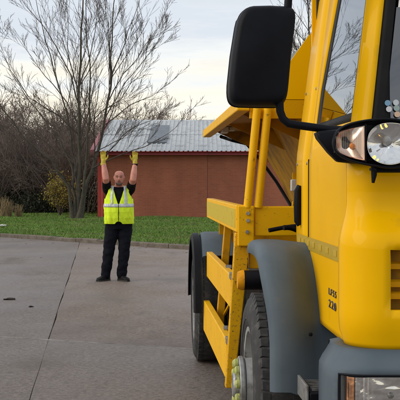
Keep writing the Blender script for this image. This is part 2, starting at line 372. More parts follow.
# litter and debris
def shard(name, x, y, z, L_, W_, H_, rz, m, label, cat):
    b = MB(); n = 9; rg = []
    for k in range(6):
        f = k / 5; wv = W_ * (.45 + .55 * math.sin(math.pi * (.12 + .76 * f))) * rnd.uniform(.75, 1.1); hv = H_ * (.5 + .5 * math.sin(math.pi * (.15 + .7 * f))) * rnd.uniform(.7, 1.1)
        rg.append([(L_ * (f - .5), wv * .5 * math.cos(2 * math.pi * q / n) + .01 * rnd.uniform(-1, 1), max(0, hv * (.5 + .5 * math.sin(2 * math.pi * q / n)))) for q in range(n)])
    o = b.loft(rg).build(name, m, smooth=50); o.location = (x, y, z); o.rotation_euler = (0, 0, rz); return tag(o, label, cat)
M['debris'] = mat('wet_bark', (.02, .013, .009), (.04, .028, .02), 30, .7, bump=.3)
shard('bark_piece', -2.59, 14.65, 0, .16, .07, .03, .15, 'debris', 'long dark scrap of bark lying on the concrete at the left', 'debris')
shard('bark_chip', -2.16, 13.8, 0, .06, .045, .02, .6, 'debris', 'small dark chip on the concrete beside the slab joint', 'debris')
shard('paper_litter', -6.5, 35.6, GZ + .03, .22, .12, .07, .2, 'white', 'crumpled white scrap of litter on the grass at the left', 'litter')

# ================================================================== BRICK BUILDING
BY, BX0, BX1, EAVE, RIDGE_Y, RIDGE_Z = 46.0, -4.30, 30.0, 2.92, 53.5, 4.62
def brickmat():
    m = bpy.data.materials.new('red_brick'); m.use_nodes = True; t = m.node_tree; b = t.nodes['Principled BSDF']
    co = t.nodes.new('ShaderNodeTexCoord'); mp_ = t.nodes.new('ShaderNodeMapping'); mp_.inputs['Rotation'].default_value = (R(90), 0, 0); t.links.new(co.outputs['Object'], mp_.inputs[0])
    br = t.nodes.new('ShaderNodeTexBrick'); t.links.new(mp_.outputs[0], br.inputs['Vector'])
    br.inputs['Color1'].default_value = (.40, .125, .066, 1); br.inputs['Color2'].default_value = (.35, .105, .056, 1); br.inputs['Mortar'].default_value = (.36, .17, .11, 1)
    br.inputs['Scale'].default_value = 1; br.inputs['Mortar Size'].default_value = .006; br.inputs['Brick Width'].default_value = .225; br.inputs['Row Height'].default_value = .075
    n = t.nodes.new('ShaderNodeTexNoise'); n.inputs['Scale'].default_value = .7; n.inputs['Detail'].default_value = 7; n.inputs['Roughness'].default_value = .65
    mp2 = t.nodes.new('ShaderNodeMapping'); mp2.inputs['Scale'].default_value = (1.6, 1, .5); t.links.new(co.outputs['Object'], mp2.inputs[0]); t.links.new(mp2.outputs[0], n.inputs['Vector'])
    rp = t.nodes.new('ShaderNodeValToRGB'); rp.color_ramp.elements[0].position = .33; rp.color_ramp.elements[1].position = .7
    rp.color_ramp.elements[0].color = (.76, .74, .74, 1); rp.color_ramp.elements[1].color = (1.08, 1.05, 1.02, 1); t.links.new(n.outputs[0], rp.inputs[0])
    mx = t.nodes.new('ShaderNodeMix'); mx.data_type = 'RGBA'; mx.blend_type = 'MULTIPLY'; mx.inputs[0].default_value = 1
    t.links.new(br.outputs[0], mx.inputs[6]); t.links.new(rp.outputs[0], mx.inputs[7]); t.links.new(mx.outputs[2], b.inputs['Base Color'])
    b.inputs['Roughness'].default_value = .9
    bp = t.nodes.new('ShaderNodeBump'); bp.inputs['Strength'].default_value = .5; bp.inputs['Distance'].default_value = .008; bp.invert = True
    t.links.new(br.outputs['Fac'], bp.inputs['Height']); t.links.new(bp.outputs[0], b.inputs['Normal']); return m
M['brick'] = brickmat()
M['mastic'] = mat('brown_joint_mastic', (.17, .06, .04), (.2, .07, .045), 5, .9)
M['redtrim'] = mat('dark_red_painted_trim', (.34, .022, .035), (.28, .02, .03), 3, .45, dirt=(.1, .03, .03), dscale=5, dlo=.55, dhi=.75)
M['verge'] = mat('faded_red_verge', (.34, .11, .115), (.27, .08, .085), 2, .6)
M['redpipe'] = mat('red_downpipe_paint', (.42, .045, .03), (.34, .04, .03), 4, .5)
M['roof'] = mat('grey_roof_sheet', (.42, .44, .45), (.52, .54, .54), 1.1, .55, dirt=(.17, .18, .18), dscale=2.2, dlo=.5, dhi=.75, bump=.05)
M['rooflight'] = mat('dull_grp_rooflight', (.10, .12, .14), (.15, .17, .19), 3, .5)
bld = tag(empty('brick_building', (BX0, BY, GZ)), 'low red brick building with grey ribbed roof and red eaves behind the lawn', 'building')
W = BX1 - BX0; e0 = EAVE - GZ; rz_ = RIDGE_Z - GZ; dy = RIDGE_Y - BY
# wall panels between movement joints
edges = [0.0, 4.62, 9.2, 13.8, 18.4, 23, 27.6, W]
for a, b in zip(edges, edges[1:]):
    MB().box(a + .012, b - .012, 0, .22, -.1, e0 - .02).build('wall', 'brick', bld, smooth=0)
for a in edges[1:-1]: MB().box(a - .03, a + .03, .008, .1, -.1, e0 - .02).build('movement_joint', 'mastic', bld, smooth=0)
MB().prism([(0, .23, -.1), (0, 15, -.1), (0, 15, e0 - .02), (0, dy, rz_ - .08), (0, .23, e0 - .02)], (.22, 0, 0)).build('gable_wall', 'brick', bld, smooth=0)
for zz, y0 in ((e0 - .06, -.34),):
    MB().box(-.25, W, y0, y0 + .03, zz - .12, zz + .04).build('fascia', 'redtrim', bld, smooth=0, bevel=.006)
MB().box(-.25, W, -.31, .0, e0 - .15, e0 - .12).build('soffit', 'redtrim', bld, smooth=0)
# gutter
gp = [( -.345 - .055 + .055 * math.cos(a), e0 - .03 + .055 * math.sin(a)) for a in np.linspace(math.pi, 2 * math.pi, 9)]
MB().prism([(-.26, y, z) for y, z in gp], (W + .26, 0, 0)).build('gutter', 'redtrim', bld, smooth=40)
MB().tube([(.16, -.36, e0 - .08), (.16, -.33, e0 - .2), (.16, -.07, e0 - .35), (.16, -.07, 0)], .055, 10).build('downpipe', 'redpipe', bld)
MB().prism([(-.06, -.06, -.1), (.10, -.06, -.1), (.10, -.012, -.1), (-.012, -.012, -.1), (-.012, .25, -.1), (-.06, .25, -.1)], (0, 0, e0 - .1)).build('corner_trim', 'redpipe', bld, smooth=0)
# ribbed roof sheets laid side by side, two courses
def sheet(x0, width, t0, t1, lift):
    prof = []; npz = 5; pit = width / npz
    for k in range(npz):
        for (f, h) in ((0, 0), (.30, 0), (.42, .032), (.62, .032), (.74, 0)): prof.append((x0 + (k + f) * pit, h))
    prof.append((x0 + width - .004, 0))
    P = []
    for t in (t0, t1):
        y = -.42 + (dy + .42) * t; z = e0 - .03 + (rz_ - e0 + .03) * t + lift
        P.append([(x, y, z + hh) for x, hh in prof])
    return MB().grid(P)
roof = empty('roof', parent=bld)
xs = np.arange(-.3, W, 1.0)
me_cache = {}
for r_, (t0, t1, lf) in enumerate(((0, .52, 0), (.50, 1.0, .012))):
    base = sheet(0, 1.0, t0, t1, lf).mesh('roof_sheet', 'roof', smooth=0, recalc=False)
    for x in xs:
        o = bpy.data.objects.new('roof_sheet', base); col.objects.link(o); o.parent = roof; o.location = (x, 0, rnd.uniform(0, .006))
MB().prism([(-.3, dy - .3, rz_ - .05), (-.3, dy, rz_ + .06), (-.3, dy + .3, rz_ - .05)], (W + .3, 0, 0)).build('ridge_cap', 'roof', roof, smooth=0)
MB().grid([[(-.3, dy, rz_), (W, dy, rz_)], [(-.3, 15.2, e0 - .1), (W, 15.2, e0 - .1)]]).build('rear_slope', 'roof', roof, smooth=0)
sx = (150 - 200) / 1080 * 50 - BX0
def rp_(x, t, l): return (x, -.42 + (dy + .42) * t, e0 - .03 + (rz_ - e0 + .03) * t + l)
MB().hexa([rp_(sx, .22, .0), rp_(sx + .85, .22, .0), rp_(sx + .85, .78, .0), rp_(sx, .78, .0), rp_(sx, .22, .09), rp_(sx + .85, .22, .09), rp_(sx + .85, .78, .09), rp_(sx, .78, .09)]).build('roof_light', 'rooflight', roof, smooth=0, bevel=.01)

MB().hexa([rp_(-.33, -.01, -.12), rp_(-.14, -.01, -.12), rp_(-.14, 1, -.12), rp_(-.33, 1, -.12), rp_(-.33, -.01, .085), rp_(-.14, -.01, .085), rp_(-.14, 1, .085), rp_(-.33, 1, .085)]).build('verge_trim', 'verge', bld, smooth=0)
# ================================================================== TREES
M['bark'] = mat('dark_bark', (.055, .046, .034), (.090, .078, .056), 9, .9, bump=.3, bscale=30, dirt=(.05, .06, .03), dscale=3)
M['twig'] = mat('bare_twigs', (.058, .043, .036), (.088, .066, .054), 1.5, .9)
M['wood'] = mat('woodland_twigs', (.125, .092, .077), (.185, .140, .118), .25, .95)
def grow(mb, rg, p, d, length, r0, depth, maxd, up=.18, nch=(3, 5), spread=(.45, .85), sides=4, rmin=.006, jit=.14):
    """one branch with its sub-branches"""
    nseg = 5 if depth < maxd else 3
    pts = [p.copy()]; rad = [r0]; d = d.normalized(); r1 = max(rmin, r0 * (.45 if depth < maxd else .5))
    for k in range(nseg):
        d = (d + Vector((rg.gauss(0, jit), rg.gauss(0, jit), rg.gauss(0, jit) + up * .35))).normalized()
        p = p + d * (length / nseg); pts.append(p.copy()); rad.append(max(rmin, r0 + (r1 - r0) * (k + 1) / nseg))
    mb.tube(pts, rad, sides if r0 > .02 else 3, cap=False)
    if depth < maxd:
        spawn(mb, rg, pts, rad, length, depth, maxd, up, nch, spread, sides, rmin, jit)
def spawn(mb, rg, pts, rad, length, depth, maxd, up, nch, spread, sides, rmin, jit, lo=.22, fine=False):
    n = rg.randint(*nch); m = len(pts) - 1
    for i in range(n):
        f = lo + (1 - lo) * (i + rg.random()) / n; x = f * m; k = min(int(x), m - 1); q = pts[k].lerp(pts[k + 1], x - k)
        d = (pts[k + 1] - pts[k]).normalized(); perp = d.orthogonal().normalized(); perp.rotate(Matrix.Rotation(rg.uniform(0, 6.283), 3, d))
        s = rg.uniform(*spread); nd = d + perp * s
        grow(mb, rg, q, nd, length * (rg.uniform(.5, .85) if fine else rg.uniform(.42, .68)) * (1.15 - .5 * f), max(rmin, rad[k] * rg.uniform(.38, .55)), depth + 1, (maxd + (2 if length > 1.6 else 1)) if fine else maxd, up, (4, 6) if fine else nch, spread, sides, rmin, jit)

TX, TY = -5.0, 44.0; TS = 1080 / TY
rg = random.Random(21)
def tp(x, y): return Vector(((x - 200) / TS - TX, 0, CAM_H + (182 - y) / TS - GZ))
limbs = [  # measured outlines of the main limbs (x, y), a radius at the foot, a lean in depth
    ([(78, 219), (79, 190), (80, 160), (79, 100), (80, 45), (83, 0), (85, -45)], .105, 0),
    ([(73, 219), (69, 187), (52, 160), (28, 140), (8, 112), (-14, 80)], .075, -.6),
    ([(75, 219), (74, 188), (71, 165), (60, 140), (42, 118), (22, 92), (5, 66)], .065, .5),
    ([(79, 105), (72, 76), (50, 34), (28, 8), (10, -18)], .034, -.4),
    ([(79, 92), (67, 56), (66, 20), (62, -30)], .030, .7),
    ([(80, 85), (92, 55), (99, 20), (104, -30)], .030, -.7),
    ([(80, 219), (87, 182), (98, 150), (106, 112), (111, 75), (112, 22), (118, -35)], .095, .3),
    ([(107, 104), (118, 82), (136, 58), (158, 28), (172, -4)], .030, .2),
    ([(105, 118), (126, 84), (148, 58), (166, 36)], .026, -.8),
    ([(93, 168), (118, 156), (146, 147), (170, 134), (184, 118)], .032, -.5),
    ([(110, 84), (108, 46), (104, 8), (100, -35)], .030, 1.2),
    ([(111, 78), (126, 46), (140, 10), (148, -30)], .028, -1.2),
    ([(103, 126), (130, 104), (156, 92), (176, 74)], .025, .9),
    ([(79, 125), (58, 92), (36, 66), (10, 30)], .034, 1.0),
    ([(79, 135), (60, 116), (34, 100), (8, 60), (0, 40)], .032, -1.1),
    ([(79, 219), (83, 190), (88, 160), (90, 120), (93, 80), (88, 30), (92, -30)], .075, -1.0),
    ([(88, 180), (108, 150), (128, 128), (152, 118), (172, 100)], .034, 1.4),
    ([(76, 190), (60, 172), (40, 168), (20, 150)], .030, -1.3),
    ([(77, 219), (77, 185), (72, 150), (64, 110), (52, 70), (36, 20), (30, -20)], .065, 1.1),
    ([(80, 150), (95, 118), (120, 100), (142, 70), (150, 40)], .028, -.3),
    ([(79, 165), (98, 150), (122, 138), (140, 120), (160, 112)], .026, .5),
    ([(77, 165), (50, 146), (26, 128), (6, 126)], .028, .2),
]
tree = tag(empty('bare_tree', (TX, TY, GZ)), 'tall bare multi-stemmed tree on the lawn behind the person', 'tree')
tb, cb = MB(), MB()
for li, (pp, r0, dep) in enumerate(limbs):
    raw = [tp(*q) for q in pp]
    for k, q in enumerate(raw): q.y = dep * (k / (len(raw) - 1)) * 1.4 + rg.gauss(0, .05)
    pts = []
    for k in range(len(raw) - 1):
        for s_ in range(3): pts.append(raw[k].lerp(raw[k + 1], s_ / 3) + Vector((rg.gauss(0, .03), rg.gauss(0, .03), 0)) * (k > 0 or s_ > 0))
    pts.append(raw[-1]); n = len(pts)
    rad = [max(.008, r0 * (1 - .88 * (k / (n - 1)) ** .8)) for k in range(n)]
    if pp[0][1] == 219: rad[0] *= 1.7; rad[1] *= 1.2
    (tb if pp[0][1] == 219 else cb).tube(pts, rad, 8 if r0 > .06 else 6, cap=False)
    ln = sum((b - a).length for a, b in zip(pts, pts[1:]))
    spawn(cb, rg, pts, rad, ln * .40, 1, 2, .22, (8, 10) if li != 9 else (5, 7), (.3, .65), 4, .0050, .085, lo=.3 if r0 > .1 else .15, fine=True)
tb.build('trunk', 'bark', tree, smooth=80, recalc=False); cb.build('crown', 'twig', tree, smooth=80, recalc=False)

def bare_tree(name, label, x, y, hgt, seed, group=None, spread=.5, n=9, r=.14):
    rg = random.Random(seed); t = tag(empty(name, (x, y, GZ - .05)), label, 'tree', group); a, c = MB(), MB()
    pts = [Vector((0, 0, 0))]; p = Vector((0, 0, 0)); d = Vector((0, 0, 1))
    for k in range(8):
        d = (d + Vector((rg.gauss(0, .07), rg.gauss(0, .07), .25))).normalized(); p = p + d * hgt / 8; pts.append(p.copy())
    rad = [r * (1 - .9 * (k / 8)) for k in range(9)]
    a.tube(pts, rad, 8, cap=False)
    spawn(c, rg, pts, rad, hgt * .5, 1, 4, .25, (n, n + 3), (.4, .9), 4, .009, .10, lo=.22)
    a.build('trunk', 'bark', t, smooth=80, recalc=False); c.build('crown', 'twig', t, smooth=80, recalc=False); return t
bare_tree('background_tree', 'bare fine-twigged tree showing between the mirror and the cab', 6.6, 62, 15.5, 5, n=10, r=.2)
bare_tree('woodland_sapling', 'slender bare tree rising above the thicket at the left edge', -12.3, 60, 9.6, 11, r=.09, n=8)

# thicket: dense bare scrub behind the lawn, one mass
def shrub(seed, hgt):
    rg = random.Random(seed); b = MB()
    for k in range(rg.randint(5, 7)):
        a = rg.uniform(0, 6.28); d = Vector((math.cos(a) * .42, math.sin(a) * .42, 1))
        grow(b, rg, Vector((math.cos(a) * .2, math.sin(a) * .2, -.1)), d, hgt * rg.uniform(.6, .85), .04, 0, 3, .2, (4, 6), (.4, .95), 3, .0085, .16)
    V = np.array(b.v, np.float32); F = np.array([f for f in b.f if len(f) == 4], np.int32); return V, F
vars_ = [shrub(100 + k, 6.0) for k in range(5)]
VV, FF, off = [], [], 0
spots = []
for k in range(64):
    y = 51 + 26 * rnd.random(); xl = -.215 * y - 1.0; xr = (-.105 * y + .6) if y < 62 else -.02 * y
    spots.append((rnd.uniform(xl, xr), y, rnd.uniform(.62, 1.15) * (1.0 if y > 58 else .8)))
for k in range(16): spots.append((rnd.uniform(-6, 6), rnd.uniform(64, 76), rnd.uniform(.6, .8)))
for (x, y, s) in spots:
    if x > -4.9 and y < 62: continue
    V, F = vars_[rnd.randrange(5)]; a = rnd.uniform(0, 6.28); ca, sa = math.cos(a), math.sin(a)
    VV.append(np.c_[(V[:, 0] * ca - V[:, 1] * sa) * s * 1.1 + x, (V[:, 0] * sa + V[:, 1] * ca) * s * 1.1 + y, V[:, 2] * s + GZ]); FF.append(F + off); off += len(V)
tag(np_mesh('thicket', np.concatenate(VV), np.concatenate(FF), 'wood'), 'dense brown bare scrub woodland behind the lawn at the left', 'woodland', kind='stuff')
# dark evergreen undergrowth (ivy, bramble) at the foot of the thicket
M['ivy'] = mat('dark_undergrowth_leaves', (.016, .022, .010), (.035, .036, .018), .8, .85)
M['yleaf'] = mat('yellow_autumn_leaves', (.34, .24, .025), (.20, .16, .03), 2.5, .7)
M['straw'] = mat('dry_straw', (.30, .22, .12), (.22, .16, .08), 6, .85)
def leaves(centers, n, sr, smin, smax, seed):
    g = np.random.default_rng(seed); c = np.array(centers)[g.integers(0, len(centers), n)]
    d = g.normal(0, 1, (n, 3)); d /= np.linalg.norm(d, axis=1)[:, None]; p = c[:, :3] + d * (c[:, 3:4] * g.random((n, 1)) ** .45) * np.array(sr)
    s = g.uniform(smin, smax, n)[:, None]; a = g.normal(0, 1, (n, 3)); a /= np.linalg.norm(a, axis=1)[:, None]; b = np.cross(a, g.normal(0, 1, (n, 3))); b /= np.linalg.norm(b, axis=1)[:, None]
    V = np.stack([p - a * s, p + b * s * .55, p + a * s, p - b * s * .55], 1); V[:, :, 2] = np.maximum(V[:, :, 2], GZ - .05); return V.reshape(-1, 3), np.arange(n * 4).reshape(-1, 4)
cs = []
for k in range(130):
    y = rnd.uniform(51, 62); x = rnd.uniform(-.215 * y - 1, -4.9 - (y - 51) * .1); cs.append((x, y, rnd.uniform(.3, 1.9) if y > 54 else rnd.uniform(.2, .8), rnd.uniform(.5, 1.1)))
V, F = leaves(cs, 42000, (1, 1, .9), .03, .08, 3)
tag(np_mesh('undergrowth', V, F, 'ivy'), 'dark tangled undergrowth along the foot of the thicket', 'undergrowth', kind='stuff')
# yellow-leaved bush beside the tree
ybx, yby = (60 - 200) / 1080 * 47.5, 47.5
yb = tag(empty('yellow_bush', (ybx, yby, GZ)), 'loose bush with yellow autumn leaves left of the tall bare tree', 'bush')
rg = random.Random(4); sb = MB()
for k in range(9):
    a = rg.uniform(0, 6.28); grow(sb, rg, Vector((0, 0, 0)), Vector((math.cos(a) * .5, math.sin(a) * .4, 1)), rg.uniform(1.2, 1.9), .018, 0, 2, .1, (3, 5), (.4, .8), 3, .006, .12)
sb.build('stem', 'twig', yb, smooth=80, recalc=False)
tips = [(*sb.v[i], .22) for i in range(0, len(sb.v), 5) if sb.v[i][2] > .45]
V, F = leaves(tips, 2600, (1.1, 1.1, 1.1), .02, .055, 9); V[:, 2] = np.maximum(V[:, 2], .1)
np_mesh('foliage', V, F, 'yleaf', yb)
for k, (px, w_) in enumerate(((3, 1.0), (9, .8), (18, .6))):
    y = 46.5 + k * .3; b = MB(); rg = random.Random(50 + k)
    for q in range(60):
        a = rg.uniform(0, 6.28); r_ = rg.uniform(0, .16); p = Vector((math.cos(a) * r_, math.sin(a) * r_, 0)); t = p + Vector((rg.gauss(0, .12), rg.gauss(0, .12), rg.uniform(.4, .95) * w_))
        b.tube([p, p.lerp(t, .5) + Vector((0, 0, .05)), t], [.009, .008, .003], 3, cap=False)
    o = b.build('dry_grass_tuft', 'straw', smooth=0, recalc=False); o.location = ((px - 200) / 1080 * y, y, GZ - .01)
    tag(o, ['tallest tuft of dry pale grass at the far left of the lawn', 'middle tuft of dry pale grass at the left end of the lawn', 'shortest tuft of dry pale grass, nearest the yellow bush'][k], 'dry grass')
# ================================================================== PERSON (local: x to the right of the picture, -y towards the truck)
M['skin'] = mat('skin', (.52, .205, .14), (.58, .25, .175), 14, .5, dirt=(.50, .19, .14), dscale=9, dlo=.5, dhi=.75)
M['shirt'] = mat('black_cotton', (.006, .006, .007), (.011, .011, .013), 12, .95, bump=.2, bscale=30, spec=.12)
M['trouser'] = mat('black_trousers', (.005, .0055, .009), (.009, .010, .015), 8, .95, bump=.3, bscale=16, spec=.12)
M['shoe'] = mat('black_leather', (.005, .005, .005), (.010, .010, .010), 20, .6, bump=.1, spec=.2)
M['vest'] = mat('fluorescent_yellow_fabric', (.74, .95, .02), (.66, .87, .015), 10, .75, bump=.25, bscale=14)
_b = M['vest'].node_tree.nodes['Principled BSDF']
M['reflex'] = mat('silver_reflective_band', (.46, .49, .48), (.56, .58, .57), 20, .38, metal=.15)
M['glove'] = mat('yellow_work_glove', (.50, .38, .03), (.60, .47, .06), 25, .8, bump=.3, bscale=60)
M['hair'] = mat('short_grey_stubble', (.10, .075, .06), (.15, .11, .09), 50, .9)
M['eye'] = mat('eye_dark', (.03, .022, .02), rough=.2)
M['lip'] = mat('lips', (.32, .10, .085), rough=.5)
def ell(c, rx, ry, n=24, tilt=None, p=1.0):
    c = Vector(c); r_ = []
    for k in range(n):
        w = 2 * math.pi * k / n; v = Vector((math.copysign(abs(math.cos(w)) ** p, math.cos(w)) * rx, math.copysign(abs(math.sin(w)) ** p, math.sin(w)) * ry, 0))
        if tilt is not None: v = tilt @ v
        r_.append(c + v)
    return r_
def limb(mb, pts, rad, n=16):
    # rounded ends so that joints read as one surface
    pts = [Vector(p) for p in pts]; d0 = (pts[0] - pts[1]).normalized(); d1 = (pts[-1] - pts[-2]).normalized()
    pp, rr_ = [], []
    for f in (.98, .75, .4): pp.append(pts[0] + d0 * rad[0] * f); rr_.append(rad[0] * math.sqrt(1 - f * f))
    pp += pts; rr_ += list(rad)
    for f in (.4, .75, .98): pp.append(pts[-1] + d1 * rad[-1] * f); rr_.append(rad[-1] * math.sqrt(1 - f * f))
    mb.tube(pp, rr_, n)
def remeshed(mb, name, m, parent, voxel, smooth_it=4, wr=0, wscale=6, wfun=None):
    me = mb.mesh('tmp', m, smooth=0); o = bpy.data.objects.new('tmp', me); col.objects.link(o)
    q = o.modifiers.new('r', 'REMESH'); q.mode = 'VOXEL'; q.voxel_size = voxel; q.use_smooth_shade = True
    q = o.modifiers.new('s', 'SMOOTH'); q.factor = .5; q.iterations = smooth_it
    bpy.context.view_layer.update()
    me2 = bpy.data.meshes.new_from_object(o.evaluated_get(bpy.context.evaluated_depsgraph_get())); bpy.data.objects.remove(o)
    if wr:
        for v in me2.vertices:
            k = wfun(v.co) if wfun else 1
            f = mnoise.noise((v.co.x * wscale, v.co.y * wscale, v.co.z * wscale * 1.6)) + .5 * mnoise.noise((v.co.x * wscale * 2.2, v.co.y * wscale * 2.2 + 9, v.co.z * wscale * 3.4))
            v.co += v.normal * f * wr * k
    me2.name = name; me2.materials.clear(); me2.materials.append(M[m]); me2.polygons.foreach_set('use_smooth', [True] * len(me2.polygons))
    o = bpy.data.objects.new(name, me2); col.objects.link(o); o.parent = parent; return o
per = tag(empty('person', (-1.315, 17.5, 0), R(3)), 'person in a fluorescent yellow vest, black clothes and yellow gloves with both arms raised', 'person')
# measured joints
SH = {-1: Vector((-.185, .02, 1.475)), 1: Vector((.185, .02, 1.475))}
EL = {-1: Vector((-.205, -.19, 1.660)), 1: Vector((.232, -.20, 1.640))}
WR = {-1: Vector((-.245, -.12, 1.905)), 1: Vector((.262, -.12, 1.900))}
HIP = {-1: Vector((-.105, .01, .90)), 1: Vector((.105, .01, .90))}
KN = {-1: Vector((-.165, -.03, .49)), 1: Vector((.085, -.05, .49))}
AN = {-1: Vector((-.215, .01, .10)), 1: Vector((.045, -.03, .10))}
TORSO = [(.84, .175, .125, .01), (.92, .195, .142, .005), (1.02, .208, .160, -.012), (1.12, .210, .165, -.018), (1.22, .205, .155, -.012), (1.32, .200, .140, -.004), (1.40, .190, .125, .004), (1.46, .165, .105, .012), (1.51, .115, .082, .018), (1.545, .075, .068, .02)]
def tor(z):
    for a, b in zip(TORSO, TORSO[1:]):
        if a[0] <= z <= b[0]:
            f = (z - a[0]) / (b[0] - a[0]); return [a[k] + (b[k] - a[k]) * f for k in (1, 2, 3)]
    return list((TORSO[0] if z < TORSO[0][0] else TORSO[-1])[1:])
def torso_pt(w, z, off=0):
    rx, ry, yc = tor(z); c, s_ = math.cos(w), math.sin(w); p = .86
    return Vector((math.copysign(abs(c) ** p, c) * (rx + off), yc + math.copysign(abs(s_) ** p, s_) * (ry + off), z))
# ---- body: one continuous surface
b = MB()
b.loft([[torso_pt(2 * math.pi * k / 24, z, -.012) for k in range(24)] for z in np.linspace(.85, 1.54, 14)])
limb(b, [(0, .02, 1.50), (0, .01, 1.58), (0, 0, 1.62)], [.066, .062, .062])
HC = Vector((0.006, -.015, 1.668))
# head: skull and jaw from stacked ellipses (front = -y), then nose, brow, ears, eye hollows
for_rings = []
for (z, rx, ryf, ryb) in ((-.128, .020, .030, .005), (-.122, .040, .062, .02), (-.108, .052, .082, .045), (-.085, .060, .092, .066), (-.055, .067, .094, .080), (-.02, .072, .093, .090), (.015, .075, .090, .096), (.045, .076, .091, .096), (.070, .073, .085, .090), (.090, .062, .070, .076), (.104, .045, .048, .055), (.111, .022, .024, .03)):
    r_ = []
    for k in range(28):
        w = 2 * math.pi * k / 28; c, s_ = math.cos(w), math.sin(w); y = s_ * (ryb if s_ > 0 else ryf); x = c * rx
        if s_ < -.5 and abs(z - .008) < .018 and .018 < abs(x) < .05: y += .010      # eye hollows
        r_.append(HC + Vector((x, y, z)))
    for_rings.append(r_)
b.loft(for_rings)
b.loft([[HC + Vector(q) for q in ((-.009, -.085, .012), (.009, -.085, .012), (.007, -.098, .010), (-.007, -.098, .010))], [HC + Vector(q) for q in ((-.017, -.085, -.032), (.017, -.085, -.032), (.010, -.121, -.030), (-.010, -.121, -.030))], [HC + Vector(q) for q in ((-.014, -.085, -.044), (.014, -.085, -.044), (.008, -.110, -.042), (-.008, -.110, -.042))]])   # nose
limb(b, [HC + Vector((-.042, -.080, .028)), HC + Vector((0, -.090, .027)), HC + Vector((.042, -.080, .028))], [.010, .011, .010], 8)      # brow
limb(b, [HC + Vector((-.024, -.084, -.072)), HC + Vector((0, -.091, -.071)), HC + Vector((.024, -.084, -.072))], [.008, .010, .008], 8)   # mouth
for s in (-1, 1):
    limb(b, [HC + Vector((s * .076, .012, .022)), HC + Vector((s * .083, .016, .0)), HC + Vector((s * .074, .008, -.030))], [.013, .015, .009], 8)
    limb(b, [SH[s] - Vector((s * .03, 0, .02)), SH[s].lerp(EL[s], .5), EL[s], EL[s].lerp(WR[s], .35), WR[s]], [.066, .060, .053, .052, .035])
    limb(b, [HIP[s], HIP[s].lerp(KN[s], .5), KN[s], KN[s].lerp(AN[s], .4), AN[s]], [.090, .080, .058, .056, .042])
    h0 = WR[s]; limb(b, [h0, h0 + Vector((0, .0, .045))], [.027, .020])
body = remeshed(b, 'body', 'skin', per, .0085, 3)
for s in (-1, 1):
    MB().lathe([(-.004, .001), (-.003, .006), (.003, .008), (.006, .001)], HC + Vector((s * .031, -.083, .010)), 'Y', 12).build('eye', 'eye', body)
    limb(m_ := MB(), [HC + Vector((s * .016, -.094, .031)), HC + Vector((s * .034, -.090, .035)), HC + Vector((s * .050, -.078, .030))], [.004, .0055, .003], 6); m_.build('eyebrow', 'hair', body)
limb(m_ := MB(), [HC + Vector((-.024, -.093, -.073)), HC + Vector((0, -.102, -.072)), HC + Vector((.024, -.093, -.073))], [.003, .0045, .003], 6); m_.build('mouth', 'lip', body)
# grey stubble round the mouth and chin and close-cropped sides
hb = MB()
for s in (-1, 1):
    limb(hb, [HC + Vector((s * .070, .03, .04)), HC + Vector((s * .070, .055, .01)), HC + Vector((s * .058, .07, -.03))], [.012, .016, .012], 8)
limb(hb, [HC + Vector((-.06, .072, 0)), HC + Vector((0, .088, 0)), HC + Vector((.06, .072, 0))], [.014, .016, .014], 8)
remeshed(hb, 'cropped_hair', 'hair', body, .006, 2)
gb = MB(); limb(gb, [HC + Vector((-.026, -.085, -.098)), HC + Vector((0, -.094, -.103)), HC + Vector((.026, -.085, -.098))], [.017, .019, .017], 8)
limb(gb, [HC + Vector((-.052, -.050, -.085)), HC + Vector((-.036, -.072, -.098)), HC + Vector((0, -.086, -.104)), HC + Vector((.036, -.072, -.098)), HC + Vector((.052, -.050, -.085))], [.010, .013, .014, .013, .010], 8)
limb(gb, [HC + Vector((-.022, -.096, -.058)), HC + Vector((0, -.102, -.056)), HC + Vector((.022, -.096, -.058))], [.005, .006, .005], 6); gb.build('short_beard', 'hair', body)
# ---- shirt with short sleeves
b = MB()
b.loft([[torso_pt(2 * math.pi * k / 24, z, .006) for k in range(24)] for z in list(np.linspace(.88, 1.46, 14)) + [1.50, 1.52]])
for s in (-1, 1):
    limb(b, [SH[s] - Vector((s * .05, 0, .05)), SH[s] + Vector((0, 0, .0)), SH[s].lerp(EL[s], .60)], [.082, .080, .072])
remeshed(b, 'shirt', 'shirt', per, .012, 4, .007, 9)
# ---- trousers: straight heavy legs that break over the shoes
b = MB()
b.loft([[torso_pt(2 * math.pi * k / 24, z, .012) for k in range(24)] for z in (.84, .88, .93, .975)])
for s in (-1, 1):
    k_, a_ = KN[s], AN[s]
    limb(b, [HIP[s] + Vector((0, 0, .0)), HIP[s].lerp(k_, .45), k_, k_.lerp(a_, .5), a_ + Vector((0, 0, .0))], [.118, .108, .092, .085, .080])
remeshed(b, 'trousers', 'trouser', per, .012, 4, .014, 7, lambda c: 1 - sm(c.z, .78, .90))
bl = MB().loft([[torso_pt(2 * math.pi * k / 32, z, .021) for k in range(32)] for z in (.945, .978)], cap=False).build('belt', 'shoe', per, solid=.006)
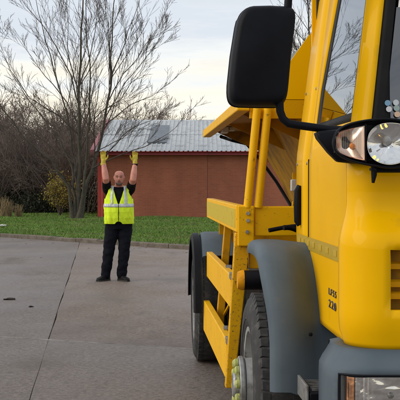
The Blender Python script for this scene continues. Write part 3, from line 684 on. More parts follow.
# ---- boots
for s in (-1, 1):
    a = AN[s]; ang = R(-38 if s < 0 else 32); d = Vector((math.sin(ang), -math.cos(ang), 0)); side = Vector((math.cos(ang), math.sin(ang), 0)); b = MB(); rg_ = []
    for (t, w_, h_) in ((-.085, .025, .05), (-.075, .036, .085), (-.03, .042, .11), (.03, .042, .105), (.08, .044, .080), (.13, .050, .066), (.175, .046, .055), (.20, .030, .040), (.212, .012, .028)):
        c = Vector((a.x, a.y, 0)) + d * t
        rg_.append([c + side * (math.copysign(abs(math.cos(w)) ** .7, math.cos(w)) * w_) + Vector((0, 0, .004 + h_ * (.5 + .5 * math.copysign(abs(math.sin(w)) ** .6, math.sin(w))))) for w in np.linspace(0, 2 * math.pi, 21)[:-1]])
    b.loft(rg_); boot = b.build('boot', 'shoe', per, smooth=60)
    so = MB(); pts = []
    for (t, w_) in ((-.092, .02), (-.08, .038), (-.03, .045), (.03, .045), (.08, .048), (.13, .054), (.18, .050), (.21, .030)): pts.append((t, w_))
    poly = [Vector((a.x, a.y, 0)) + d * t + side * w_ for t, w_ in pts] + [Vector((a.x, a.y, 0)) + d * t - side * w_ for t, w_ in pts[::-1]]
    so.prism([(p.x, p.y, .0) for p in poly], (0, 0, .022)).build('sole', 'dark', boot, smooth=0)
# ---- gloves: palm, four unequal bent fingers and a thumb at the side of the palm; palms face the truck
for s in (-1, 1):
    w0 = WR[s] + Vector((0, 0, -.015)); b = MB(); up = Vector((.02 * s, .02, 1)).normalized(); thumb_side = -s     # thumbs point towards the head
    limb(b, [w0, w0 + up * .05], [.038, .037])
    # palm: flattened loft
    b.loft([[w0 + up * t + Vector((math.cos(w) * rx, math.sin(w) * ry, 0)) for w in np.linspace(0, 2 * math.pi, 17)[:-1]] for t, rx, ry in ((.04, .030, .024), (.065, .038, .024), (.10, .044, .023), (.13, .043, .020), (.142, .038, .016))])
    for k, (off_, ln, lean) in enumerate(((.032, .072, .10), (.011, .082, .03), (-.011, .076, -.04), (-.031, .058, -.13))):
        base = w0 + up * .128 + Vector((thumb_side * off_, 0, 0)); dirn = (up + Vector((thumb_side * lean, 0, 0))).normalized(); f1 = base + dirn * ln * .45; curl = Vector((0, -.30 - .05 * k, 0))
        f2 = f1 + (dirn + curl).normalized() * ln * .32; f3 = f2 + (dirn + curl * 2.2).normalized() * ln * .25
        limb(b, [base - dirn * .012, f1, f2, f3], [.0115, .0108, .0100, .0088], 10)
    t0 = w0 + up * .060 + Vector((thumb_side * .030, -.006, 0)); t1 = t0 + Vector((thumb_side * .030, -.012, .030)); t2 = t1 + Vector((thumb_side * .014, -.014, .030)); t3 = t2 + Vector((thumb_side * .002, -.010, .018))
    limb(b, [t0, t1, t2, t3], [.016, .013, .0115, .0095], 10)
    gl = remeshed(b, 'glove', 'glove', per, .0045, 2)
    MB().loft([[w0 + up * t + Vector((math.cos(w) * r_, math.sin(w) * r_, 0)) for w in np.linspace(0, 2 * math.pi, 17)[:-1]] for t, r_ in ((-.022, .040), (-.018, .043), (.004, .043), (.008, .040))], cap=False).build('cuff', 'shirt' if s > 0 else 'glove', gl, solid=.004)
# ---- hi-vis vest: a sheet round the torso, open V at the front, wide armholes
NW = 300
def vest_ok(w, z):
    x = torso_pt(w, z).x; front = math.sin(w) < 0
    if front:
        gap = .012 + .075 * max(0, (z - 1.25) / .25) ** 1.1 if z > 1.25 else .006
        if abs(x) < gap: return False
        if z < .965 and abs(x) < .02 + (.965 - z) * .9: return False
    if z > 1.33 and abs(x) > .185 - .045 * sm(z, 1.33, 1.44): return False
    return True
zs = list(np.linspace(.925, 1.405, 110)) + list(np.linspace(1.41, 1.515, 28)); ws = [2 * math.pi * (k + .5) / NW - math.pi / 2 for k in range(NW + 1)]
def vp(w, z, extra=0):
    f = .016 * mnoise.noise((math.cos(w) * 2.6, math.sin(w) * 2.6, z * 5 + math.cos(w) * 2)) + .008 * mnoise.noise((math.cos(w) * 6 + z * 9, math.sin(w) * 6, z * 13))  + .010 * (1 - sm(z, .92, 1.1)); o = .027 + max(-.004, f) + extra
    p = torso_pt(w, z, o)
    p.z += .022 * sm(z, 1.36, 1.46)
    return p
P = [[vp(w, z) for w in ws] for z in zs]
vest = MB().grid(P, lambda i, j: not vest_ok((ws[j] + ws[j + 1]) / 2, (zs[i] + zs[i + 1]) / 2)).build('vest', 'vest', per, smooth=180, solid=.004)
zb = [1.195, 1.215, 1.235, 1.25]
MB().grid([[vp(w, z, .005) for w in ws] for z in zb], lambda i, j: not vest_ok((ws[j] + ws[j + 1]) / 2, (zb[i] + zb[i + 1]) / 2)).build('waist_band', 'reflex', vest, smooth=180, solid=.002)
for s in (-1, 1):      # braces over the shoulders
    for fb in (-1, 1):
        P = []
        for z in [q for q in zs if q >= 1.245]:
            rw = []
            for xx in (.088, .104, .120, .136):
                x = xx - .035 * sm(z, 1.38, 1.52) if True else xx
                x = xx * (1 - .12 * sm(z, 1.3, 1.5)); rx, ry, yc = tor(z); rx += .024; q = min(.999, x / rx); w = math.acos(q ** (1 / .86)); w = -w if fb < 0 else w
                p = vp(w, z, .006); rw.append((s * p.x, p.y, p.z))
            P.append(rw)
        MB().grid(P).build('shoulder_band', 'reflex', vest, smooth=180, solid=.002)
MB().box(-.004, .004, tor(1.1)[2] - tor(1.1)[1] - .034, tor(1.1)[2] - tor(1.1)[1] - .028, .97, 1.24).build('zip', 'shirt', vest, smooth=0)

# ================================================================== GRITTER TRUCK (local: x = u across, y = v backwards from the front, z up)
truck = tag(empty('gritter_truck', (1.52, 4.6, 0), math.atan(.05)), 'yellow road-gritting truck with grey wheel arches parked at the right', 'truck')
def half(z):                                   # half width of the cab
    return .885 - .122 * max(0, (z - 1.73) / .92) - (.05 * sm(z, 2.62, 2.78))
def vfront(z):
    return -.105 * (1 - sm(z, 1.34, 1.50)) - .015 + .125 * max(0, (z - 1.72) / .92) + .03 * (1 - sm(z, .88, 1.02)) + .10 * sm(z, 2.6, 2.8)
def bulge(z):                                  # the lower front corners stand proud of the doors
    return .036 * (1 - sm(z, 1.34, 1.50)) - .03 * (1 - sm(z, .88, 1.0))
def wr(z): return .95 - .15 * max(0, (z - 2.07) / .43) if z > 2.07 else .95
def wf(z): return .10 + .03 * max(0, min(1, (z - 1.9) / .6))
NARC = 9
def outline(z, inset=0.0):
    h = half(z) - inset; a, b = wr(z), wf(z); pts = [(-h, 1.65 - inset), (-h, 1.18), (-h, a + .13), (-h, a)]
    for k in (1, 2, 3): pts.append((-h, a + (b + .022 - a) * k / 3))
    pts.append((-h, b + .006))                     # 7: end of the door
    hb = half(z) + bulge(z) - inset; vf = vfront(z) + inset; rr_ = .115 + .065 * (1 - sm(z, 1.3, 1.5))
    pts.append((-hb, b - .006))                    # 8: start of the corner panel
    for k in range(NARC):
        w = math.pi / 2 * k / (NARC - 1); pts.append((-(hb - rr_) - rr_ * math.cos(w), min(b - .012, vf + rr_ - rr_ * math.sin(w))))
    ue = hb - rr_                                  # 8+NARC: edge of the front
    front = [(-.715, None), (-.66, None), (-.42, None), (-.2, None), (0, None)]
    for (u, _) in front:
        crown = .03 * (1 - min(1, (abs(u) / max(.70, ue)) ** 2)); pts.append((max(u, -ue + .004) if u < -.70 else u, vf - crown))
    return pts
NC = len(outline(2.0)); CE = 8 + NARC            # CE: last corner column + 1
ZR = [.90, .925, .97, 1.03, 1.07, 1.14, 1.20, 1.26, 1.32, 1.36, 1.40, 1.45, 1.50, 1.56, 1.62, 1.70, 1.76, 1.86, 1.90, 2.07, 2.2, 2.35, 2.5, 2.58, 2.62, 2.66, 2.70, 2.74, 2.77]
def row(z, s, inset=0):
    return [Vector((-s * u if s > 0 else u, v, z)) for u, v in outline(z, inset)] if s < 0 else [Vector((-u, v, z)) for u, v in outline(z, inset)]
def zi(z): return min(range(len(ZR)), key=lambda i: abs(ZR[i] - z))
def panel(name, m, c0, c1, z0, z1, s, inset=0, skip=None, parent=truck, solid=.014, smooth=30):
    P = [row(ZR[i], s, inset)[c0:c1 + 1] for i in range(zi(z0), zi(z1) + 1)]
    o = MB().grid(P, skip).build(name, m, parent, smooth=smooth)
    # face outwards, then thicken inwards
    md = o.modifiers.new('solid', 'SOLIDIFY'); md.thickness = solid; md.offset = -1 if True else 1
    return o
def orient(o, center=Vector((0, .8, 1.6))):
    me = o.data; bm = bmesh.new(); bm.from_mesh(me); s = 0
    for f in bm.faces: s += (f.calc_center_median() - center).dot(f.normal)
    if s < 0: bmesh.ops.reverse_faces(bm, faces=bm.faces)
    bm.to_mesh(me); bm.free(); me.set_sharp_from_angle(angle=R(30)); return o
WZ0, WZ1 = 1.90, 2.58
for s in (-1, 1):
    orient(panel('rear_corner_panel', 'yellow', 0, 1, 1.26, 2.77, s))
    i0 = zi(.90)
    def door_skip(i, j, z0=.90):
        zc = ZR[zi(z0) + i]; return 1.86 <= zc < 2.62 and 1 <= j <= 5     # window opening with its black surround
    # shift: door columns 1..7 -> j 0..5
    door = orient(panel('door', 'yellow', 1, 7, .90, 2.66, s, skip=lambda i, j: 1.86 <= ZR[i] < 2.62 and 1 <= j <= 5))
    # pull the door off its neighbour so that the shut line shows
    for v in door.data.vertices:
        if v.co.y > 1.17: v.co.y -= .007
    pane = None
    fr = orient(panel('window_surround', 'seal', 2, 7, 1.86, 2.62, s, inset=.004, parent=door, skip=lambda i, j: 1.90 <= ZR[zi(1.86) + i] < 2.58 and 1 <= j <= 3, solid=.042))
    pane = orient(panel('window_pane', 'glass', 3, 6, 1.90, 2.58, s, inset=.003, parent=door, solid=.004)); pane.modifiers['solid'].use_rim = False
    orient(panel('front_pillar', 'yellow', 8, CE, 1.70, 2.66, s, skip=lambda i, j: ZR[zi(1.70) + i] >= 1.70 and j + 8 >= CE - 2))
    orient(panel('windscreen_surround', 'seal', CE - 2, CE + 1, 1.70, 2.66, s, inset=.003, skip=lambda i, j: False, solid=.012))
    # door handle recess with its black grip
    hx = s * (half(1.45) + .006)
    MB().tube([(hx, 1.47, 1.36), (hx + s * .012, 1.47, 1.38), (hx + s * .014, 1.47, 1.47), (hx + s * .012, 1.47, 1.55), (hx, 1.47, 1.58)], [.016, .020, .021, .020, .016], 10).build('grab_handle', 'black', truck)
    # tape strip along the sill of the door
    tp_ = [(v, 1.275 - .0 * v) for v in np.linspace(1.60, .13, 14)]
    strip = MB()
    P = [[(s * (half(1.3) + .0035), v, z - .034 + .025 * (v < 1.0) * 0), (s * (half(1.3) + .0035), v, z + .034)] for v, z in tp_]
    st = strip.grid(P).build('reflective_strip', 'tape', truck, smooth=0)
    for v in (1.5, 1.36, 1.18, 1.0, .78, .58, .36):
        MB().box(s * (half(1.3) + .004) if s > 0 else s * (half(1.3) + .0065), s * (half(1.3) + .0065) if s > 0 else s * (half(1.3) + .004), v - .05, v + .03, 1.262, 1.290).build('strip_cell', 'tape_cell', st, smooth=0)
for s in (-1, 1):
    for v in (1.24, 1.60):
        for z in (1.70, 2.10): MB().lathe([(0, .009), (s * .004, .008), (s * .005, .001)], (s * half(z), v, z), 'X', 12).build('panel_screw', 'steel', truck, smooth=0)
    MB().tube([(s * (half(1.70) + .001), 1.176, z) for z in (1.30, 1.5, 1.72)], .0035, 6).build('door_seal', 'seal', truck)
# front, both halves in one sheet
def front_rows(z0, z1, c0, inset=0):
    P = []
    for i in range(zi(z0), zi(z1) + 1):
        a = row(ZR[i], -1, inset)[c0:]; b = row(ZR[i], 1, inset)[c0:-1][::-1]; P.append(a + b)
    return P
GR0, GR1 = 1.07, 1.32
fp = front_rows(.90, 1.70, 8)
FO = CE - 8

ncf = len(fp[0])
def fskip(i, j): return GR0 <= ZR[i] < GR1 and FO <= j <= ncf - 2 - FO
o = orient(MB().grid(fp, fskip).build('front_panel', 'yellow', truck, smooth=30)); q = o.modifiers.new('solid', 'SOLIDIFY'); q.thickness = .05; q.offset = -1
frontp = o
MB().box(-.80, .80, vfront(1.2) + .11, vfront(1.2) + .12, GR0 - .03, GR1 + .03).build('grille_backing', 'hopper_shade_grime', frontp, smooth=0)  # shade inside the grille opening painted into this colour
for z in (1.13, 1.18, 1.255):
    pts = [(p[0], p[1] + .052, z) for p in front_rows(1.2, 1.2, CE)[0]]
    MB().loft([[(x, y, z - .018), (x, y + .025, z - .004), (x, y + .025, z + .012), (x, y - .004, z + .004)] for x, y, z in pts]).build('grille_slat', 'hopper', frontp, smooth=30)
o = orient(MB().grid(front_rows(1.76, 2.62, CE + 1, .010)).build('windscreen', 'glass', truck, smooth=30)); wsc = o
o = orient(MB().grid(front_rows(1.70, 1.86, CE + 1, .004)).build('windscreen_lower_band', 'seal', truck, smooth=30))
q = o.modifiers.new('solid', 'SOLIDIFY'); q.thickness = .012; q.offset = -1
o = orient(MB().grid(front_rows(2.62, 2.77, CE + 1)).build('roof_front', 'yellow', truck, smooth=30))
# roof
rp1 = row(2.77, -1); rp2 = row(2.77, 1)
loop = rp1 + rp2[:-1][::-1]
MB().add(loop, [tuple(range(len(loop)))]).prism([p + Vector((0, 0, .003)) for p in loop], (0, 0, .05)).build('roof', 'yellow', truck, smooth=30, bevel=.02)
MB().box(-.80, .80, 1.62, 1.648, 1.27, 2.74).build('rear_wall', 'yellow', truck, smooth=0)
# dark lining inside
for s in (-1, 1):
    P = [row(ZR[i], s, .035)[0:CE + 1] for i in range(zi(1.03), zi(2.66) + 1)]; k0 = zi(1.03)
    MB().grid(P, lambda i, j: (1.90 <= ZR[k0 + i] < 2.58 and 3 <= j <= 5) or j >= CE - 4).build('cab_lining', 'trim', truck, smooth=30)
MB().box(-.84, .84, .05, 1.6, 1.0, 1.04).build('cab_floor', 'trim', truck, smooth=0)
MB().box(-.78, .78, 1.585, 1.60, 1.05, 2.70).build('rear_lining', 'trim', truck, smooth=0)
MB().box(-.70, .70, .12, 1.58, 2.70, 2.73).build('headlining', 'trim', truck, smooth=0)
MB().prism([(-.80, .06, 1.45), (-.80, .42, 1.45), (-.80, .40, 1.78), (-.80, .30, 1.84), (-.80, .10, 1.80)], (1.6, 0, 0)).build('dashboard', 'trim', truck, bevel=.02)
for u in (-.45, .45):
    seat = MB().box(u - .24, u + .24, .80, 1.30, 1.35, 1.50).build('seat', 'dark', truck, bevel=.04)
    MB().hexa([(u - .23, 1.22, 1.50), (u + .23, 1.22, 1.50), (u + .23, 1.36, 1.50), (u - .23, 1.36, 1.50), (u - .19, 1.34, 2.12), (u + .19, 1.34, 2.12), (u + .19, 1.44, 2.12), (u - .19, 1.44, 2.12)]).build('seat_back', 'dark', seat, bevel=.04)
sw = MB(); c = Vector((-.45, .50, 1.86)); ax = Vector((0, .5, .86)).normalized(); aa = Vector((1, 0, 0)); bb = ax.cross(aa)
sw.tube([c + (aa * math.cos(w) + bb * math.sin(w)) * .21 for w in np.linspace(0, 2 * math.pi, 28)], .015, 8)
for w in (0.2, 2.94, 4.71): sw.tube([c, c + (aa * math.cos(w) + bb * math.sin(w)) * .21], .013, 6)
sw.tube([c, c - ax * .2], .03, 8).build('steering_wheel', 'black', truck)
# round stickers at the foot of the windscreen
for k, (u, z, c) in enumerate(((-.727, 1.934, (.20, .38, .55)), (-.692, 1.936, (.62, .66, .68)), (-.722, 1.908, (.70, .70, .72)), (-.688, 1.886, (.75, .52, .36)), (-.690, 1.912, (.35, .45, .42)))):
    v = vfront(z) - .03 * (1 - min(1, (abs(u) / .72) ** 2)) - .004
    MB().lathe([(0, .0125), (-.002, .0125)], (u, v, z), 'Y', 18).build('round_sticker', mat('sticker_print', c, rough=.35), wsc, smooth=0)
# wiper
MB().tube([(-.50, -.06, 1.80), (-.3, -.085, 1.90), (.1, -.09, 1.95)], .008, 6).build('wiper', 'black', truck)
# door badge: dark letters on silver
bd = MB().box(-.912, -.906, .40, .60, 1.005, 1.185)
def text_part(body, size, u, v, z, m, parent, rotz):
    cu = bpy.data.curves.new('badge_text', 'FONT'); cu.body = body; cu.size = size; cu.extrude = .0025; cu.align_x = 'CENTER'; cu.space_character = .95
    t = bpy.data.objects.new('badge_text', cu); col.objects.link(t); bpy.context.view_layer.update()
    me = bpy.data.meshes.new_from_object(t.evaluated_get(bpy.context.evaluated_depsgraph_get())); bpy.data.objects.remove(t)
    o = bpy.data.objects.new('badge_letters', me); col.objects.link(o); o.parent = parent; o.location = (u, v, z); o.rotation_euler = (R(90), 0, rotz); me.materials.clear(); me.materials.append(M[m]); return o
badge = empty('door_badge', parent=truck)
for (word, size, z, sx_, step) in (('LF55', .044, 1.072, 1.7, .056), ('220', .054, 1.012, 2.0, .072)):
    for k, ch in enumerate(word):
        a_ = text_part(ch, size, -.887, .43 + step * ((len(word) - 1) / 2 - k), z, 'text_dark', badge, R(-90)); a_.scale = (sx_, 1, 1); a_.name = 'badge_letter'

# ---------- mirrors
for s in (-1,):
    mr = empty('door_mirror', parent=truck)
    # housing: rounded box, slightly tapered
    rings = []; cu_, cz_ = -1.262, 2.131
    for (dv, k) in ((-.065, .80), (-.058, .90), (-.035, .975), (.0, 1.0), (.05, 1.0), (.075, .99), (.082, .95)):
        ring = []
        for q in range(40):
            w = 2 * math.pi * q / 40; cw, sw_ = math.cos(w), math.sin(w); p = .30
            x = math.copysign(abs(cw) ** p, cw) * .128 * k; z = math.copysign(abs(sw_) ** p, sw_) * .212 * (1 - (1 - k) * .65)
            x *= 1 - .02 * (z / .2); x += .024 * (z / .2) + .008 * (z / .2) ** 2
            if z > .15 and x < 0: z -= (-x) * .10
            ring.append((cu_ + x, .03 + dv + x * .18, cz_ + z))
        rings.append(ring)
    hs = MB().loft(rings).build('housing', 'black', mr, smooth=50)
    MB().loft([[(cu_ + (a[0] - cu_) * k, a[1] + d, cz_ + (a[2] - cz_) * (1 + (k - 1) * .65)) for a in rings[4]] for k, d in ((.995, -.004), (1.022, -.001), (1.026, .012), (1.012, .022), (.98, .024))], cap=False).build('rim', 'black', hs, smooth=50)
    MB().loft([[(cu_ + (a[0] - cu_) * .93, a[1] + d, cz_ + (a[2] - cz_) * .95) for a in rings[-1]] for d in (.0008, .0045)]).build('mirror_glass', 'chrome', mr, smooth=30)
    MB().tube([(-1.150, .03, 2.32), (-1.145, .03, 2.40), (-1.10, .035, 2.46), (-1.02, .06, 2.52), (-.80, .12, 2.54)], .017, 12).build('upper_arm', 'black', mr)
    MB().tube([(-1.187, .01, 1.945), (-1.184, .01, 1.898), (-1.172, .01, 1.866), (-1.147, .01, 1.846), (-1.10, .012, 1.838), (-.975, .02, 1.822), (-.90, .02, 1.82)], .017, 12).build('lower_arm', 'black', mr)
    # bracket on the front edge of the door
    br = MB().loft([[(-.905, -.015, 1.825), (-.84, -.02, 1.835), (-.84, .10, 1.835), (-.905, .10, 1.825)], [(-1.035, -.02, 1.812), (-.84, -.05, 1.82), (-.84, .13, 1.82), (-1.03, .10, 1.812)], [(-1.03, -.03, 1.785), (-.84, -.06, 1.775), (-.84, .13, 1.775), (-1.02, .10, 1.785)], [(-.985, -.03, 1.725), (-.84, -.05, 1.71), (-.84, .11, 1.71), (-.975, .08, 1.725)], [(-.945, -.02, 1.685), (-.84, -.03, 1.675), (-.84, .08, 1.675), (-.94, .05, 1.685)]])
    br.build('bracket', 'black', mr, bevel=.008)
# ---------- auxiliary plough lamp on a bracket in front of the windscreen
def spow(w, p): return (math.copysign(abs(math.cos(w)) ** p, math.cos(w)), math.copysign(abs(math.sin(w)) ** p, math.sin(w)))
for s in (-1,):
    pod = empty('plough_lamp', parent=truck)
    PV = -.22; px_ = lambda x: (x - 200) / 1080 * (4.6 + PV - .045) - 1.52 + .05 * PV; pz_ = lambda y: 1.6 + (182 - y) / 1080 * (4.6 + PV - .045)
    # outline of the pod seen from the front, measured; deep body behind it
    poly = [(336, 137), (341, 128), (352, 122.5), (368, 119.5), (385, 118.3), (402, 119.5), (412, 125), (417, 135), (418, 146), (415, 158), (407, 166), (394, 168.5), (380, 167), (364, 164), (349, 159.5), (339, 152.5), (335.5, 145)]
    def sm_poly(pl, n=3):
        for _ in range(n):
            q = []
            for a, b in zip(pl, pl[1:] + pl[:1]): q += [(a[0] * .75 + b[0] * .25, a[1] * .75 + b[1] * .25), (a[0] * .25 + b[0] * .75, a[1] * .25 + b[1] * .75)]
            pl = q
        return pl
    pl = sm_poly(poly, 2); cx, cy = 378, 144
    def ring(pl, k, dv): return [(px_(cx + (x - cx) * k), PV + dv + .055 * sm(380 - x, 0, 45), pz_(cy + (y - cy) * k)) for x, y in pl]
    def inner(pl): return pl
    lamp_pl = sm_poly([(366.5, 137), (370, 129), (378, 123.5), (390, 121.7), (403, 123.5), (411, 131), (414, 143), (411, 155), (403, 163), (390, 166), (378, 163.5), (370, 158), (366.5, 149)], 2)
    ind_pl = sm_poly([(337, 143), (337, 134), (341, 130), (354, 127.3), (365.2, 125), (365.2, 125), (365.2, 143), (365.4, 161), (365.4, 161), (354, 158.5), (342, 154), (337, 150)], 1)
    # housing: bezel lip, sides and deep back (opening filled by the lamp parts)
    MB().loft([ring(pl, .965, -.002), ring(pl, 1.0, .004), ring(pl, 1.0, .03), ring(pl, .92, .09), ring(pl, .66, .14), ring(pl, .4, .15)], cap=False).add(ring(pl, .4, .15), [tuple(range(len(pl)))]).build('housing', 'black', pod, smooth=60, solid=.006)
    MB().add(ring(pl, .955, .020), [tuple(range(len(pl)))]).build('bezel', 'black', pod, smooth=0)
    def rg2(pl, c, k, dv): return [(px_(c[0] + (x - c[0]) * k), PV + dv + .055 * sm(380 - x, 0, 45), pz_(c[1] + (y - c[1]) * k)) for x, y in pl]
    lc = (390, 144); ic = (353, 143)
    hl = empty('headlamp', parent=pod)
    MB().loft([rg2(lamp_pl, lc, 1.0, .0175), rg2(lamp_pl, lc, .97, -.006), rg2(lamp_pl, lc, .95, -.006), rg2(lamp_pl, lc, .93, .012)], cap=False).build('rim', 'chrome', hl, smooth=40)
    # faceted chrome bowl in front of the bezel plate
    B = []; nq = len(lamp_pl)
    for k, dv in ((.94, -.004), (.80, .004), (.62, .010), (.42, .0145), (.2, .017), (.02, .0178)):
        rr2 = rg2(lamp_pl, lc, k, dv); B.append([(x, y - (.0026 if (i // 4 + int(k * 7)) % 2 else 0) * (k > .15), z) for i, (x, y, z) in enumerate(rr2)])
    MB().loft(B, cap=False).build('reflector', 'chrome', hl, smooth=22)
    for (bx_, by_, r_) in ((386, 126.5, .0045), (382, 128.5, .003), (374, 157, .0065), (377.5, 159.5, .0035)):
        MB().lathe([(-.014, .001), (-.012, r_ * .6), (-.004, r_), (.006, r_ * .8), (.01, .001)], (px_(bx_), PV - .002, pz_(by_)), 'Y', 14).build('bulb', 'bulb_lit', hl)
    MB().lathe([(-.012, .001), (-.010, .014), (.006, .02), (.012, .02)], (px_(388), PV + .008, pz_(141)), 'Y', 16).build('bulb_shield', 'steel', hl)
    MB().loft([rg2(lamp_pl, lc, k, dv) for k, dv in ((.97, -.010), (.9, -.019), (.7, -.027), (.4, -.032), (.1, -.033))], cap=False).build('lens', 'lens', hl, smooth=60)
    il = empty('indicator', parent=pod)
    MB().loft([rg2(ind_pl, ic, k, dv) for k, dv in ((1.0, .0165), (.97, -.001), (.9, .008), (.5, .014), (.05, .016))], cap=False).build('reflector', 'warm_reflector', il, smooth=60)
    MB().lathe([(-.006, .001), (-.004, .010), (.004, .015), (.012, .012)], (px_(354), PV + .032, pz_(146)), 'Y', 12).build('bulb', 'orange', il)
    MB().loft([rg2(ind_pl, ic, k, dv) for k, dv in ((.985, -.003), (.96, -.008), (.5, -.010), (.05, -.010))], cap=False).build('lens', 'lens', il, smooth=40)
    for q in range(12):
        x = 341 + q * 2.0; f = (x - 338) / 27; top = 133.5 - 6 * f; bot = 150.5 + 7.5 * f
        dd = PV + .055 * sm(380 - x, 0, 45) - .0095
        MB().tube([(px_(x), dd, pz_(top)), (px_(x), dd, pz_(bot))], .0020, 6).build('lens_rib', 'lens', il)
    MB().box(px_(365.4), px_(366.6), PV - .004 + .012, PV + .03, pz_(162), pz_(124)).build('divider', 'black', pod, smooth=0)
    MB().tube([(px_(376), PV + .04, pz_(166)), (px_(376), PV + .04, pz_(175)), (px_(375), PV + .04, pz_(183))], [.014, .012, .006], 10).tube([(px_(376), PV + .04, pz_(168)), (px_(376), PV + .04, pz_(170.5))], .019, 6).build('mounting_bolt', 'black', pod)
    MB().tube([(px_(378), PV + .045, pz_(169.5)), (px_(404), PV + .045, pz_(169.5)), (px_(418), PV + .08, pz_(170)), (-.60, -.03, 1.66)], .013, 8).build('mounting_bar', 'black', pod)
    MB().loft([[(px_(338), PV + .075, pz_(140)), (px_(338), PV + .075, pz_(152)), (px_(338), PV + .11, pz_(152)), (px_(338), PV + .11, pz_(140))], [(-.93, -.03, 1.80), (-.93, -.03, 1.73), (-.90, .02, 1.73), (-.90, .02, 1.80)]]).build('side_stay', 'black', pod)

# ---------- wheels
def wheel(u, v, s, name, hub_out, dual=False):
    w = empty(name, (u, v, .50), parent=truck)      # u: outer face of the tyre
    d = -s                                          # inwards along x
    prof = [(0.035, .30), (.010, .33), (.0, .38), (.004, .43), (.018, .465), (.045, .488), (.075, .497), (.20, .497), (.235, .488), (.262, .465), (.275, .43), (.275, .33), (.25, .30)]
    MB().lathe([(d * a, r) for a, r in prof], (0, 0, 0), 'X', 72, closed=True).build('tyre', 'rubber', w, smooth=40)
    tb_ = MB()
    for q in range(56):                             # shoulder tread blocks
        a = 2 * math.pi * q / 56
        for (a0, a1) in ((.028, .075), (.20, .252)):
            pts = []
            for r0, r1 in ((.476, .4995),):
                for (x, da_) in ((a0, 0), (a1, .01), (a1, .098), (a0, .088)):
                    pts.append((d * x, (r0) * math.cos(a + da_), r0 * math.sin(a + da_)))
                for (x, da_) in ((a0 + .008, .004), (a1, .012), (a1, .096), (a0 + .008, .086)):
                    pts.append((d * x, (r1) * math.cos(a + da_), r1 * math.sin(a + da_)))
            tb_.hexa(pts)
    tag(tb_.build('tread', 'rubber', w, smooth=0), kind='stuff')
    for r_ in (.36, .395, .445): MB().lathe([(d * (.003 if r_ < .44 else .012) + d * .002 * math.cos(t), r_ + .004 * math.sin(t)) for t in np.linspace(0, 2 * math.pi, 8)[:-1]], (0, 0, 0), 'X', 72, closed=True).build('sidewall_ring', 'rubber', w, smooth=60)
    MB().lathe([(d * .03, .305), (d * .012, .315), (d * .014, .29), (d * .06, .285), (d * .10, .27), (d * .12, .24), (d * .13, .10), (d * .16, .10), (d * .16, .30)], (0, 0, 0), 'X', 64, closed=True).build('rim', 'hubpaint', w, smooth=35)
    if not dual:   # protruding hub flange with pointers on the nuts
        MB().lathe([(d * .14, .150), (-d * (hub_out - .035), .145), (-d * (hub_out - .032), .138), (-d * (hub_out - .032), .01)], (0, 0, 0), 'X', 48).build('hub', 'hubpaint', w, smooth=35)
        MB().lathe([(-d * (hub_out - .03), .09), (-d * (hub_out - .03), .150), (-d * (hub_out - .022), .156), (-d * (hub_out - .005), .156), (-d * hub_out, .150), (-d * hub_out, .09)], (0, 0, 0), 'X', 48, closed=True).build('nut_ring', 'steel', w, smooth=35)
        for q in range(10):
            a = 2 * math.pi * q / 10 + .40; y, z = .122 * math.cos(a), .122 * math.sin(a)
            nut = MB().lathe([(-d * (hub_out - .004), .021), (-d * (hub_out + .018), .021), (-d * (hub_out + .024), .017), (-d * (hub_out + .024), .001)], (0, y, z), 'X', 6).build('wheel_nut', 'steel', w, smooth=0)
            P_ = MB().lathe([(-d * (hub_out + .002), .024), (-d * (hub_out + .018), .024), (-d * (hub_out + .026), .016), (-d * (hub_out + .028), .001)], (0, y, z), 'X', 16)
            b2 = a + (1.9 if q % 2 else -1.9); P_.prism([(-d * (hub_out + .004), y + .022 * math.cos(b2 + t), z + .022 * math.sin(b2 + t)) for t in (-.8, .8)] + [(-d * (hub_out + .004), y + .048 * math.cos(b2), z + .048 * math.sin(b2))], (-d * .012, 0, 0)).build('nut_pointer', 'nutlime', w, smooth=40)
        MB().lathe([(-d * (hub_out - .03), .075), (-d * (hub_out + .02), .07), (-d * (hub_out + .03), .06), (-d * (hub_out + .03), .001)], (0, 0, 0), 'X', 32).build('hub_cap', 'steel', w, smooth=35)
    else:
        MB().lathe([(d * .13, .12), (-d * -.02, .11), (-d * -.01, .09), (-d * -.01, .001)], (0, 0, 0), 'X', 32).build('hub', 'hubpaint', w, smooth=35)
    return w
FV, RV = 1.30, 5.15
